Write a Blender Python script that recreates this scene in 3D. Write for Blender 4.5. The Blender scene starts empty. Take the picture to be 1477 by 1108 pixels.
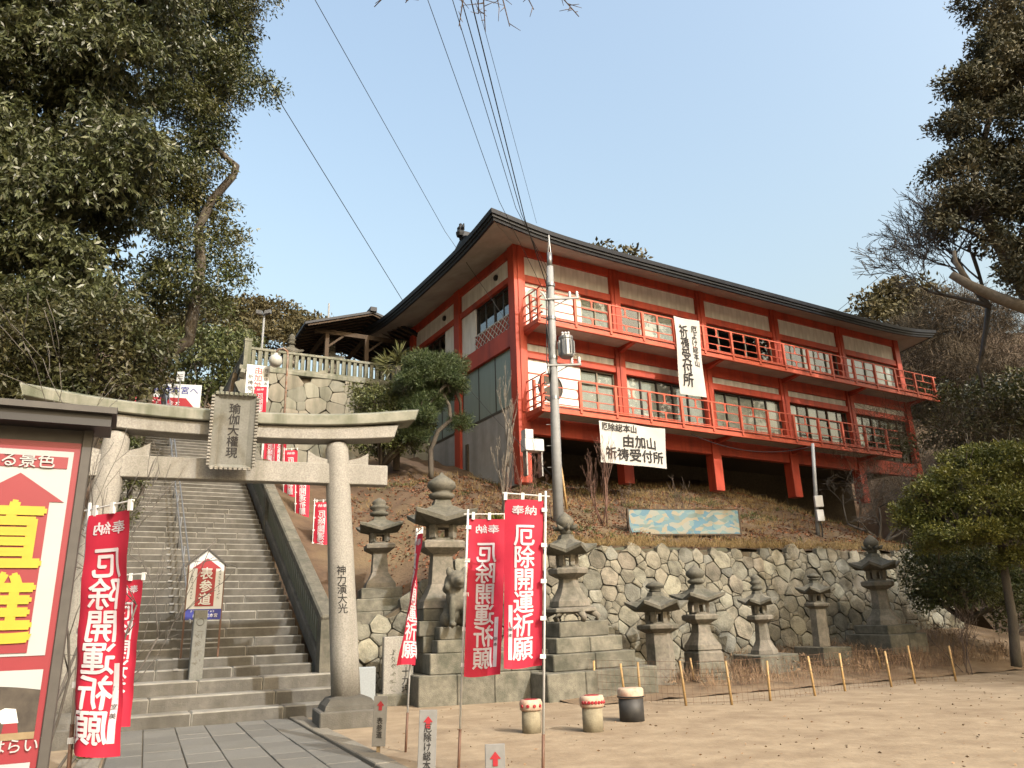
import bpy, math, random
import numpy as np
from mathutils import Vector, Matrix
R = math.radians
scene = bpy.context.scene
C = scene.collection
# ---------------------------------------------------------------- camera, sky, sun, exposure
PITCH, ROLL, FPX, EYE = R(17.5), R(1.84), 1105.0, 1.6
cam_d = bpy.data.cameras.new('camera'); cam = bpy.data.objects.new('camera', cam_d); C.objects.link(cam)
cam_d.sensor_width = 36; cam_d.lens = FPX / 1477 * 36; cam_d.clip_end = 3000; cam_d.clip_start = .05
cF = Vector((0, math.cos(PITCH), math.sin(PITCH))); cU0 = Vector((0, -math.sin(PITCH), math.cos(PITCH))); cX = Vector((1, 0, 0))
cR = math.cos(ROLL) * cX - math.sin(ROLL) * cU0; cU = math.sin(ROLL) * cX + math.cos(ROLL) * cU0
cam.matrix_world = Matrix(((cR.x, cU.x, -cF.x, 0), (cR.y, cU.y, -cF.y, 0), (cR.z, cU.z, -cF.z, EYE), (0, 0, 0, 1)))
scene.camera = cam
SUN_AZ, SUN_EL = R(137), R(36)
w = bpy.data.worlds.new('World'); scene.world = w; w.use_nodes = True
nt = w.node_tree; sky = nt.nodes.new('ShaderNodeTexSky'); sky.sky_type = 'NISHITA'; sky.sun_disc = False
sky.sun_elevation = SUN_EL; sky.sun_rotation = SUN_AZ; sky.air_density = 1.95; sky.dust_density = 10.0; sky.ozone_density = 1.2
bg = nt.nodes['Background']; bg.inputs[1].default_value = .15; nt.links.new(sky.outputs[0], bg.inputs[0])
sl = bpy.data.lights.new('sun', 'SUN'); sl.energy = 2.15; sl.angle = R(.6); sl.color = (1, .98, .95)
so = bpy.data.objects.new('sun', sl); C.objects.link(so)
sdir = Vector((math.sin(SUN_AZ) * math.cos(SUN_EL), math.cos(SUN_AZ) * math.cos(SUN_EL), math.sin(SUN_EL)))
so.rotation_euler = sdir.to_track_quat('Z', 'Y').to_euler(); so.location = (30, -30, 40)
scene.view_settings.view_transform = 'Standard'; scene.view_settings.look = 'None'
scene.view_settings.exposure = 1.33; scene.view_settings.gamma = 1

# ---------------------------------------------------------------- helpers
def ray(px, py): return cF + (px - 738.5) / FPX * cR - (py - 554) / FPX * cU
EYEP = Vector((0, 0, EYE))
def at(px, py, Y): d = ray(px, py); return EYEP + d * (Y / d.y)          # point of the place seen at a pixel, Y metres ahead
def onz(px, py, z=0.): d = ray(px, py); return EYEP + d * ((z - EYE) / d.z)
def onpl(px, py, p, n): d = ray(px, py); return EYEP + d * ((Vector(p) - EYEP).dot(n) / d.dot(n))
def yaw(a): return Vector((math.cos(a), math.sin(a), 0)), Vector((-math.sin(a), math.cos(a), 0))
Z = Vector((0, 0, 1))

class MB:
    def __init__(s): s.v = []; s.f = []; s.m = []
    def add(s, vs, fs, m=0):
        o = len(s.v); s.v += [tuple(p) for p in vs]; s.f += [tuple(i + o for i in f) for f in fs]; s.m += [m] * len(fs); return s
    def box(s, x0, x1, y0, y1, z0, z1, m=0):
        return s.add([(x0,y0,z0),(x1,y0,z0),(x1,y1,z0),(x0,y1,z0),(x0,y0,z1),(x1,y0,z1),(x1,y1,z1),(x0,y1,z1)],
                     [(3,2,1,0),(4,5,6,7),(0,1,5,4),(1,2,6,5),(2,3,7,6),(3,0,4,7)], m)
    def obox(s, c, ax, ay, az, m=0):                       # half-vectors
        c, ax, ay, az = Vector(c), Vector(ax), Vector(ay), Vector(az)
        vs = [c + i*ax + j*ay + k*az for k in (-1,1) for i, j in ((-1,-1),(1,-1),(1,1),(-1,1))]
        return s.add(vs, [(3,2,1,0),(4,5,6,7),(0,1,5,4),(1,2,6,5),(2,3,7,6),(3,0,4,7)], m)
    def beam(s, p, q, wd, h, up=Z, m=0):                   # rectangular bar from p to q
        p, q = Vector(p), Vector(q); d = (q - p); L = d.length; d /= L
        sd = d.cross(up); sd = sd.normalized() if sd.length > 1e-5 else Vector((1,0,0)); u = sd.cross(d)
        return s.obox((p + q) / 2, d * L / 2, sd * wd / 2, u * h / 2, m)
    def prism(s, pts, vec, m=0):                           # planar polygon pushed along vec
        n = len(pts); vec = Vector(vec); a = [Vector(p) for p in pts]
        return s.add(a + [p + vec for p in a], [tuple(range(n))[::-1], tuple(range(n, 2*n))] + [(i, (i+1) % n, n + (i+1) % n, n + i) for i in range(n)], m)
    def lathe(s, prof, n, ph=0., c=(0,0,0), corner=None, m=0):   # corner: per ring (dr,dz) added at every vertex of an n-gon, midpoints stay
        N = n * 2 if corner else n; vs = []
        for k, (r, z) in enumerate(prof):
            for i in range(N):
                a = ph + 2 * math.pi * i / N; rr, zz = r, z
                if corner:
                    if i % 2 == 0: rr += corner[k][0]; zz += corner[k][1]
                    else: rr *= math.cos(math.pi / n)
                vs.append((c[0] + rr * math.cos(a), c[1] + rr * math.sin(a), c[2] + zz))
        fs = []
        for k in range(len(prof) - 1):
            for i in range(N): fs.append((k*N+i, k*N+(i+1) % N, (k+1)*N+(i+1) % N, (k+1)*N+i))
        fs += [tuple(range(N))[::-1], tuple(range((len(prof)-1)*N, len(prof)*N))]
        return s.add(vs, fs, m)
    def tube(s, path, rad, n=6, m=0):
        path = [Vector(p) for p in path]; K = len(path)
        if not hasattr(rad, '__len__'): rad = [rad] * K
        vs = []; ref = Vector((.31, .17, .93)).normalized()
        for k, p in enumerate(path):
            t = (path[min(k+1, K-1)] - path[max(k-1, 0)]).normalized()
            a = t.cross(ref)
            if a.length < .05: a = t.cross(Vector((1,0,0)))
            a.normalize(); b = t.cross(a)
            for i in range(n):
                g = 2 * math.pi * i / n; vs.append(p + rad[k] * (math.cos(g) * a + math.sin(g) * b))
        fs = [(k*n+i, k*n+(i+1) % n, (k+1)*n+(i+1) % n, (k+1)*n+i) for k in range(K-1) for i in range(n)]
        fs += [tuple(range(n))[::-1], tuple(range((K-1)*n, K*n))]
        return s.add(vs, fs, m)
    def mesh(s, name, mats, smooth=False):
        me = bpy.data.meshes.new(name); me.from_pydata(s.v, [], s.f)
        for mt in (mats if isinstance(mats, (list, tuple)) else [mats]): me.materials.append(mt)
        if any(s.m): me.polygons.foreach_set('material_index', s.m)
        if smooth: me.polygons.foreach_set('use_smooth', [True] * len(s.f))
        me.validate(); return me
    def build(s, name, mats, parent=None, smooth=False): return link(name, s.mesh(name, mats, smooth), parent)
def link(name, data, parent=None):
    o = bpy.data.objects.new(name, data); C.objects.link(o)
    if parent: o.parent = parent
    return o
def tag(o, label=None, cat=None, group=None, kind=None):
    if label: o['label'] = label
    if cat: o['category'] = cat
    if group: o['group'] = group
    if kind: o['kind'] = kind
    return o
def thing(name, label, cat, loc=(0,0,0), rz=0., group=None):
    o = link(name, None); o.location = loc; o.rotation_euler = (0,0,rz); return tag(o, label, cat, group)
def bevel(o, wd=.01, seg=1):
    b = o.modifiers.new('b', 'BEVEL'); b.width = wd; b.segments = seg; b.limit_method = 'ANGLE'; b.angle_limit = R(40); return o

# ---------------------------------------------------------------- materials
ALB = .56                                                             # scales down base colours, foliage aside, to balance the exposure
def mat(name, c1, c2=None, scale=4., rough=.8, bump=.0, bscale=None, spots=None, sscale=1.2, samt=.5, streak=False, rnd=0., metal=0., spec=.4, stretch=None, trans=0., island=False, detail=6., palette=None):
    if island: c1, c2 = [q and tuple(v * .88 for v in q) for q in (c1, c2)]
    if not island: c1, c2, spots, palette = [q and (tuple(v * ALB for v in q) if not isinstance(q, list) else [tuple(v * ALB for v in w_) for w_ in q]) for q in (c1, c2, spots, palette)]
    m = bpy.data.materials.new(name); m.use_nodes = True; t = m.node_tree; N, L = t.nodes, t.links
    b = N['Principled BSDF']; b.inputs['Roughness'].default_value = rough; b.inputs['Metallic'].default_value = metal; b.inputs['Specular IOR Level'].default_value = spec
    tc = N.new('ShaderNodeTexCoord'); vec = tc.outputs['Object']
    if stretch:
        mp = N.new('ShaderNodeMapping'); mp.inputs['Scale'].default_value = stretch; L.new(vec, mp.inputs[0]); vec = mp.outputs[0]
    def noise(sc, dt=detail, v=None):
        n = N.new('ShaderNodeTexNoise'); n.inputs['Scale'].default_value = sc; n.inputs['Detail'].default_value = dt; n.inputs['Roughness'].default_value = .62
        L.new(v or vec, n.inputs['Vector']); return n.outputs['Fac']
    def ramp(s, a, bb):
        r = N.new('ShaderNodeMapRange'); r.inputs[1].default_value = a; r.inputs[2].default_value = bb; L.new(s, r.inputs[0]); return r.outputs[0]
    def mix(f, a, bb):
        x = N.new('ShaderNodeMix'); x.data_type = 'RGBA'
        for i, q in ((0, f), (6, a), (7, bb)):
            if isinstance(q, (int, float)): x.inputs[i].default_value = q
            elif isinstance(q, (tuple, list)): x.inputs[i].default_value = (*q, 1)
            else: L.new(q, x.inputs[i])
        return x.outputs[2]
    col = c1
    if c2: col = mix(ramp(noise(scale), .32, .68), c1, c2)
    if palette:                                                          # every piece takes its own tint
        oi = N.new('ShaderNodeObjectInfo'); cr = N.new('ShaderNodeValToRGB'); cr.color_ramp.interpolation = 'LINEAR'; wn = N.new('ShaderNodeTexWhiteNoise'); wn.noise_dimensions = '1D'; L.new(oi.outputs['Random'], wn.inputs['W']); L.new(wn.outputs['Value'], cr.inputs[0])
        for i, pc in enumerate(palette):
            e = cr.color_ramp.elements[i] if i < 2 else cr.color_ramp.elements.new(i / (len(palette) - 1)); e.position = i / (len(palette) - 1); e.color = (*pc, 1)
        x = N.new('ShaderNodeMix'); x.data_type = 'RGBA'; x.inputs[0].default_value = .62; L.new(col, x.inputs[6]); L.new(cr.outputs[0], x.inputs[7]); col = x.outputs[2]
    if spots:
        v = vec
        if streak:
            mp = N.new('ShaderNodeMapping'); mp.inputs['Scale'].default_value = (1, 1, .12); L.new(tc.outputs['Object'], mp.inputs[0]); v = mp.outputs[0]
        f = ramp(noise(sscale, 5, v), .44, .66); ml = N.new('ShaderNodeMath'); ml.operation = 'MULTIPLY'; L.new(f, ml.inputs[0]); ml.inputs[1].default_value = samt
        col = mix(ml.outputs[0], col, spots)
    if rnd or island:
        if island: g = N.new('ShaderNodeNewGeometry'); rv = g.outputs['Random Per Island']
        else: g = N.new('ShaderNodeObjectInfo'); rv = g.outputs['Random']
        r = N.new('ShaderNodeMapRange'); r.inputs[3].default_value = 1 - (rnd or .35); r.inputs[4].default_value = 1 + (rnd or .35); L.new(rv, r.inputs[0])
        h = N.new('ShaderNodeHueSaturation'); L.new(r.outputs[0], h.inputs['Value'])
        if isinstance(col, (tuple, list)): h.inputs['Color'].default_value = (*col, 1)
        else: L.new(col, h.inputs['Color'])
        col = h.outputs[0]
    if isinstance(col, (tuple, list)): b.inputs['Base Color'].default_value = (*col, 1)
    else: L.new(col, b.inputs['Base Color'])
    if bump:
        bp = N.new('ShaderNodeBump'); bp.inputs['Strength'].default_value = bump; bp.inputs['Distance'].default_value = .03
        L.new(noise(bscale or scale * 6, 8), bp.inputs['Height']); L.new(bp.outputs[0], b.inputs['Normal'])
    if trans:
        tr = N.new('ShaderNodeBsdfTranslucent'); mx = N.new('ShaderNodeMixShader'); mx.inputs[0].default_value = trans
        if isinstance(col, (tuple, list)): tr.inputs[0].default_value = (*col, 1)
        else: L.new(col, tr.inputs[0])
        L.new(b.outputs[0], mx.inputs[1]); L.new(tr.outputs[0], mx.inputs[2]); L.new(mx.outputs[0], N['Material Output'].inputs[0])
    return m
def glass(name, tint, refl=.12):
    m = bpy.data.materials.new(name); m.use_nodes = True; t = m.node_tree; N, L = t.nodes, t.links
    tr = N.new('ShaderNodeBsdfTransparent'); tr.inputs[0].default_value = (*tint, 1); gl = N.new('ShaderNodeBsdfGlossy'); gl.inputs['Roughness'].default_value = .02
    lw = N.new('ShaderNodeLayerWeight'); lw.inputs[0].default_value = .5; mx = N.new('ShaderNodeMixShader')
    pw = N.new('ShaderNodeMath'); pw.operation = 'POWER'; pw.inputs[1].default_value = 3.; L.new(lw.outputs['Facing'], pw.inputs[0]); ad = N.new('ShaderNodeMath'); ad.operation = 'MULTIPLY_ADD'; ad.inputs[1].default_value = .6; ad.inputs[2].default_value = refl; L.new(pw.outputs[0], ad.inputs[0])
    L.new(ad.outputs[0], mx.inputs[0]); L.new(tr.outputs[0], mx.inputs[1]); L.new(gl.outputs[0], mx.inputs[2]); L.new(mx.outputs[0], N['Material Output'].inputs[0]); return m
m = {}
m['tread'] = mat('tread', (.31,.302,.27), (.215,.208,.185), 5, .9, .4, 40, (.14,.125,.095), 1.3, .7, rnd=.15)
m['granite'] = mat('granite', (.43,.415,.38), (.27,.26,.235), 38, .85, .4, 100, (.18,.172,.14), 1.8, .7, True, detail=2)
m['granite_moss'] = mat('granite_moss', (.34,.335,.285), (.205,.215,.165), 3.5, .9, .3, 90, (.10,.115,.07), 2.2, .85, True)
m['plaque'] = mat('plaque', (.25,.25,.23), (.19,.19,.175), 30, .9, .2, 90, (.12,.13,.1), 2, .5)
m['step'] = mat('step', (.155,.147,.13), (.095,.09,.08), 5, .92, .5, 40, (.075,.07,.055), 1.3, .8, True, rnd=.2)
m['lantern'] = mat('lantern', (.30,.27,.22), (.19,.172,.145), 12, .92, .45, 55, (.085,.088,.065), 2.2, .75, rnd=.1)
m['lantern_dark'] = mat('lantern_dark', (.20,.188,.15), (.12,.114,.094), 12, .92, .45, 55, (.06,.065,.048), 2.2, .7, rnd=.1)
m['block'] = mat('block', (.26,.245,.195), (.16,.152,.122), 8, .92, .5, 45, (.07,.075,.055), 1.8, .8, rnd=.18)
m['wallstone'] = mat('wallstone', (.32,.305,.235), (.15,.14,.112), 5, .92, .9, 18, (.08,.075,.055), 2.2, .8, rnd=.28, palette=[(.35,.335,.25),(.25,.215,.165),(.30,.29,.23),(.20,.205,.185),(.37,.355,.265),(.23,.19,.15),(.31,.305,.24)])
m['fitstone'] = mat('fitstone', (.33,.315,.25), (.22,.215,.17), 5, .9, .5, 30, (.10,.105,.075), 1.2, .75, True, rnd=.16, palette=[(.31,.30,.24),(.27,.235,.19),(.32,.32,.26),(.27,.275,.235)])
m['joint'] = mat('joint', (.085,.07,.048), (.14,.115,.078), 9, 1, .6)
m['sand'] = mat('sand', (.41,.325,.22), (.30,.228,.15), 2.6, .97, .7, 7, (.19,.13,.08), .9, .55)
m['boardwhite_shaded'] = mat('boardwhite_shaded', (.45,.475,.49), (.41,.435,.45), 2, .4); m['boardred_shaded'] = mat('boardred_shaded', (.29,.026,.04), (.26,.022,.035), 3, .45); m['boardyellow_shaded'] = mat('boardyellow_shaded', (.56,.41,.025), (.48,.35,.02), 5, .5)  # direction board paints, darkened so the colour itself carries the board's shade
m['soil'] = mat('soil', (.155,.098,.06), (.095,.06,.036), 1.6, 1, .9, 9, (.22,.165,.09), .35, .65)
m['bed'] = mat('bed', (.30,.215,.13), (.2,.135,.08), 2, 1, .8, 12, (.15,.1,.06), .8, .6)
m['slab'] = mat('slab', (.21,.207,.19), (.145,.143,.132), 60, .85, .3, 90, (.14,.135,.115), 1, .6, rnd=.14, detail=3)
m['kerb'] = mat('kerb', (.29,.27,.22), (.21,.19,.155), 30, .9, .4, 60, rnd=.12)
m['red'] = mat('red', (.66,.088,.040), (.54,.065,.03), 1.4, .55, .12, 20, (.22,.03,.018), 2.4, .6, True)
m['rail'] = mat('rail', (.74,.155,.08), (.60,.105,.055), 1.6, .55, spots=(.33,.06,.035), sscale=1.4, samt=.5)
m['board'] = mat('board', (1.12,1.11,1.08), (.98,.97,.94), 2, .7, .05, 30, (.40,.37,.33), 1.6, .5, True, rnd=.05)
m['soffit'] = mat('soffit', (.62,.585,.54), (.52,.49,.45), 1.2, .8, spots=(.3,.27,.23), sscale=.7, samt=.5)
m['roof'] = mat('roof', (.022,.028,.040), (.014,.018,.027), 2, .55, spots=(.045,.05,.058), sscale=.8, samt=.4, spec=.25)
m['roofband'] = mat('roofband', (.034,.038,.044), (.022,.025,.03), 2, .6, spec=.25)
m['frame_al'] = mat('frame_al', (.30,.26,.20), rough=.4, metal=.3)
m['dark_al'] = mat('dark_al', (.045,.04,.035), rough=.4)
m['pane'] = glass('pane', (.82,.85,.84), .06)
m['curtain'] = mat('curtain', (.86,.85,.80), (.72,.71,.67), 3, .95, stretch=(6,6,.3))
m['frost'] = mat('frost', (.33,.42,.39), (.27,.355,.33), 1.5, .35, stretch=(3,3,.3))
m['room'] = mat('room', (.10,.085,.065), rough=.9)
m['concrete'] = mat('concrete', (.56,.55,.53), (.46,.45,.43), 2.5, .9, .15, spots=(.22,.21,.19), sscale=1, samt=.5, streak=True)
m['pole'] = mat('pole', (.36,.375,.385), (.29,.305,.315), 5, .6, spots=(.22,.22,.21), sscale=2, samt=.4)
m['metal'] = mat('metal', (.36,.37,.38), (.28,.29,.30), 8, .4, metal=.6)
m['rust'] = mat('rust', (.36,.33,.29), (.24,.10,.045), 7, .7)
m['black'] = mat('black', (.018,.018,.02), rough=.5)
m['ink'] = mat('ink', (.022,.02,.02), rough=.8)
m['cable'] = mat('cable', (.02,.02,.022), rough=.6)
m['white'] = mat('white', (.80,.80,.79), rough=.5)
m['plastic'] = mat('plastic', (.74,.75,.75), rough=.45)
m['cloth'] = mat('cloth', (.78,.77,.73), (.70,.69,.65), 2, .9, trans=.15)
m['flag'] = mat('flag', (.70,.024,.07), (.60,.018,.055), 2.5, .75, trans=.22)
m['flagtext'] = mat('flagtext', (.80,.74,.80), rough=.8, trans=.15)
m['signred'] = mat('signred', (.40,.02,.032), (.36,.018,.03), 3, .45)
m['signwhite'] = mat('signwhite', (.74,.77,.78), (.69,.72,.73), 2, .4)
m['yellow'] = mat('yellow', (.83,.60,.02), (.74,.52,.015), 5, .5)
m['blue'] = mat('blue', (.02,.035,.30), rough=.5)
m['signframe'] = mat('signframe', (.085,.078,.07), (.06,.055,.05), 8, .6)
m['wood'] = mat('wood', (.11,.075,.048), (.065,.044,.028), 5, .85, .2, 30, stretch=(1,1,.15))
m['greywood'] = mat('greywood', (.27,.27,.265), (.22,.22,.215), 12, .85)
m['stick'] = mat('stick', (.34,.26,.15), (.25,.18,.1), 8, .9)
m['bamboo'] = mat('bamboo', (.56,.37,.16), (.42,.26,.10), 6, .55, rnd=.2)
m['wire'] = mat('wire', (.16,.085,.05), rough=.8)
m['brownpole'] = mat('brownpole', (.15,.075,.045), rough=.6)
m['drum'] = mat('drum', (.36,.32,.22), (.24,.21,.145), 7, .85, .3, 40)
m['cream'] = mat('cream', (.66,.58,.44), (.5,.27,.2), 9, .7)
m['drumblack'] = mat('drumblack', (.03,.03,.032), (.055,.053,.05), 9, .6)
m['bark'] = mat('bark', (.11,.09,.07), (.06,.05,.04), 5, .95, .6, 20, (.19,.175,.135), 2, .6, stretch=(1,1,.4))
m['barkgrey'] = mat('barkgrey', (.30,.265,.22), (.20,.17,.135), 6, .95, .3, 20)
m['twig'] = mat('twig', (.17,.125,.10), (.11,.08,.065), 6, .9)
m['twigred'] = mat('twigred', (.22,.12,.085), (.15,.08,.06), 6, .9)
m['twiggrey'] = mat('twiggrey', (.155,.14,.125), (.10,.09,.08), 6, .9)
m['leaf_oak'] = mat('leaf_oak', (.082,.09,.036), (.038,.048,.017), .6, .42, trans=.18, island=True, rnd=.45, spec=.5)
m['leaf_deep'] = mat('leaf_deep', (.034,.05,.014), (.078,.074,.02), .5, .45, trans=.2, island=True, rnd=.45, spec=.5)
m['leaf_bronze'] = mat('leaf_bronze', (.06,.05,.018), (.03,.042,.013), .8, .5, trans=.2, island=True, rnd=.45)
m['leaf_cedar'] = mat('leaf_cedar', (.046,.05,.022), (.085,.068,.032), .5, .7, trans=.12, island=True, rnd=.4)
m['leaf_topiary'] = mat('leaf_topiary', (.15,.145,.026), (.06,.075,.016), .9, .5, trans=.2, island=True, rnd=.4)
m['leaf_shrub'] = mat('leaf_shrub', (.055,.075,.022), (.085,.09,.03), 1, .5, trans=.2, island=True, rnd=.4)
m['needle'] = mat('needle', (.036,.062,.022), (.055,.075,.022), 2, .6, trans=.1, island=True, rnd=.4)
m['frond'] = mat('frond', (.085,.105,.038), (.13,.125,.05), 1, .5, trans=.15, island=True, rnd=.3)
m['leaf_hill'] = mat('leaf_hill', (.055,.054,.02), (.088,.066,.026), .12, .7, trans=.15, island=True, rnd=.4)
m['leaf_brown'] = mat('leaf_brown', (.085,.062,.042), (.055,.045,.028), .12, .9, trans=.1, island=True, rnd=.4)
m['dryleaf'] = mat('dryleaf', (.19,.08,.04), (.10,.045,.024), .8, .9, island=True, rnd=.5, trans=.1)
m['drygrass'] = mat('drygrass', (.26,.19,.085), (.18,.12,.05), .5, .95, island=True, rnd=.35, trans=.15)
m['stalk'] = mat('stalk', (.23,.155,.095), (.13,.085,.052), 1, .9, island=True, rnd=.4, trans=.1)
m['pebble'] = mat('pebble', (.30,.25,.18), (.2,.16,.11), 6, .9, island=True, rnd=.4)

# ---------------------------------------------------------------- text
def text_mesh(body, size, line=1.0, fine=False, ext=0.):
    cu = bpy.data.curves.new('t', 'FONT'); cu.body = body; cu.size = size; cu.align_x = 'CENTER'; cu.align_y = 'CENTER'
    cu.space_line = line; cu.extrude = ext; cu.resolution_u = 3
    o = bpy.data.objects.new('t', cu); C.objects.link(o)
    dg = bpy.context.evaluated_depsgraph_get(); me = bpy.data.meshes.new_from_object(o.evaluated_get(dg))
    bpy.data.objects.remove(o); bpy.data.curves.remove(cu); me.materials.clear()
    import bmesh
    bm = bmesh.new(); bm.from_mesh(me); bmesh.ops.triangulate(bm, faces=bm.faces)
    for k in range(2 if fine else 0):
        lg = [e for e in bm.edges if e.calc_length() > size * .22]
        if lg: bmesh.ops.subdivide_edges(bm, edges=lg, cuts=1); bmesh.ops.triangulate(bm, faces=bm.faces)
    bm.to_mesh(me); bm.free(); return me
def lettering(body, size, org, ax, ay, material, parent, bold=.012, line=1.0, name='lettering', squash=1., fn=None, side=1):
    key = (body, round(size, 4), line, bool(fn))
    if key not in TXT:
        t = text_mesh(body, size, line, bool(fn)); TXT[key] = ([tuple(v.co) for v in t.vertices], [tuple(p.vertices) for p in t.polygons]); bpy.data.meshes.remove(t)
    V, F = TXT[key]; org, ax, ay = Vector(org), Vector(ax), Vector(ay); an = ax.cross(ay); b = bold * size; mb = MB()
    for i, (dx, dy) in enumerate(((0, 0), (b, 0), (-b, 0), (0, b), (0, -b))):          # brush weight: the strokes widened sideways
        vs = []
        for x, y, z in V:
            x, y = x * squash + dx, y + dy; p = fn(x, y) if fn else org + x * ax + y * ay; vs.append(p + an * (.0006 * i * side))
        mb.add(vs, F)
    return mb.build(name, material, parent)
TXT = {}
def scrawl(n, size, org, ax, ay, material, parent, step=1.1, down=True, seed=1, name='lettering', fn=None):   # writing too small to read: brush dashes
    rg = random.Random(seed); mb = MB(); org, ax, ay = Vector(org), Vector(ax), Vector(ay); an = ax.cross(ay)
    for i in range(n):
        o = ((n - 1) / 2 - i) * size * step
        for k in range(5):
            x, y = rg.uniform(-.32, .32) * size, rg.uniform(-.36, .36) * size; a = rg.choice((0, 0, 1.57, .8, -.7)); L = rg.uniform(.14, .32) * size; w_ = size * .045; dx, dy = math.cos(a), math.sin(a)
            q = [(x - dx * L - dy * w_, y - dy * L + dx * w_), (x + dx * L - dy * w_, y + dy * L + dx * w_), (x + dx * L + dy * w_, y + dy * L - dx * w_), (x - dx * L + dy * w_, y - dy * L - dx * w_)]
            q = [(u, v + o) if down else (u - o, v) for u, v in q]; vs = [(fn(u, v) if fn else org + u * ax + v * ay) + an * .0006 * k for u, v in q]; mb.add(vs, [(0, 3, 2, 1)])
    return mb.build(name, material, parent)
def vert(s): return '\n'.join(s)

# ---------------------------------------------------------------- foliage
def leaf_mesh(name, pos, axis, L, W, material, rng):
    n = len(pos); rv = rng.normal(size=(n, 3)); sd = np.cross(axis, rv); sd /= np.linalg.norm(sd, axis=1)[:, None] + 1e-9
    L = np.asarray(L).reshape(-1, 1) * np.ones((n, 1)); W = np.asarray(W).reshape(-1, 1) * np.ones((n, 1))
    V = np.empty((n, 4, 3)); V[:, 0] = pos; V[:, 1] = pos + axis * L * .45 + sd * W * .5; V[:, 2] = pos + axis * L; V[:, 3] = pos + axis * L * .45 - sd * W * .5
    me = bpy.data.meshes.new(name); me.vertices.add(n * 4); me.vertices.foreach_set('co', V.reshape(-1).astype(np.float32))
    me.loops.add(n * 4); me.loops.foreach_set('vertex_index', np.arange(n * 4, dtype=np.int32))
    me.polygons.add(n); me.polygons.foreach_set('loop_start', np.arange(0, n * 4, 4, dtype=np.int32))
    try: me.polygons.foreach_set('loop_total', np.full(n, 4, dtype=np.int32))
    except Exception: pass
    me.update(calc_edges=True); me.materials.append(material); return me
def unit(v): return v / (np.linalg.norm(v, axis=1)[:, None] + 1e-9)
def crown(name, blobs, material, parent, seed, spacing=.5, rosette=1, per=36, sig=.22, L=.16, W=.06, droop=.6, shell=.55, out=.5, low=-.6):
    """leaf clumps through the volume of ellipsoid blobs (centre, (rx,ry,rz))"""
    rng = np.random.default_rng(seed); P = []; D = []
    for c, r in blobs:
        c = np.array(c, float); r = np.array(r if hasattr(r, '__len__') else (r,) * 3, float); rm = r.mean()
        n = max(6, int(4 * math.pi * rm * rm / spacing ** 2 * .8)); d = unit(rng.normal(size=(n, 3))); d = d[d[:, 2] > low]; n = len(d)
        rad = shell + (1.04 - shell) * np.sqrt(rng.random(n)); sub = c + d * r * rad[:, None]; k = rng.integers(int(per * .5), int(per * 1.5), n)
        idx = np.repeat(np.arange(n), k); s = sub[idx] + np.clip(rng.normal(size=(len(idx), 3)), -1.5, 1.5) * np.array([sig, sig, sig * .75]); P.append(s); D.append(d[idx])
    P = np.concatenate(P); D = np.concatenate(D)
    if rosette > 1: P = np.repeat(P, rosette, 0) + rng.normal(size=(len(P) * rosette, 3)) * .012; D = np.repeat(D, rosette, 0)
    A = unit(rng.normal(size=P.shape) * .75 + D * out + np.array([0, 0, -droop])); s = rng.uniform(.65, 1.3, len(P))
    return link(name, leaf_mesh(name, P, A, L * s, W * s, material, rng), parent)
def limb(mb, p, d, length, r, depth, rng, spread=.6, up=.15, kids=(3, 4), seg=4, wander=.16, ratio=.68, tips=None, rmin=.004):
    p = Vector(p); d = Vector(d).normalized(); path = [p.copy()]; rad = [r]
    for i in range(seg):
        d = (d + Vector((rng.gauss(0, wander), rng.gauss(0, wander), rng.gauss(0, wander) + up * .25))).normalized()
        p = p + d * length / seg; path.append(p.copy()); rad.append(max(rmin, r * (1 - .45 * (i + 1) / seg)))
    mb.tube(path, rad, 6 if depth > 2 else (4 if depth > 0 else 3))
    if depth <= 0:
        if tips is not None: tips.append(p)
        return
    for k in range(rng.randint(*kids)):
        f = 1 if k == 0 else rng.uniform(.3, 1); i = min(seg, max(1, round(f * seg))); q = path[i]
        dd = (d + Vector((rng.gauss(0, spread), rng.gauss(0, spread), rng.gauss(0, spread * .8) + up))).normalized()
        limb(mb, q, dd, length * ratio * rng.uniform(.75, 1.15), rad[i] * (.72 if k == 0 else .55), depth - 1, rng, spread, up, kids, max(3, seg - 1), wander, ratio, tips, rmin)
def bare_tree(name, label, cat, base, stems, seed, material, group=None, **kw):
    t = thing(name, label, cat, base, 0, group); rng = random.Random(seed); mb = MB()
    for (d, L, r, depth) in stems: limb(mb, (rng.uniform(-.1,.1), rng.uniform(-.1,.1), -.1), d, L, r, depth, rng, **kw)
    mb.build('branches', material, t, True); return t
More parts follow.
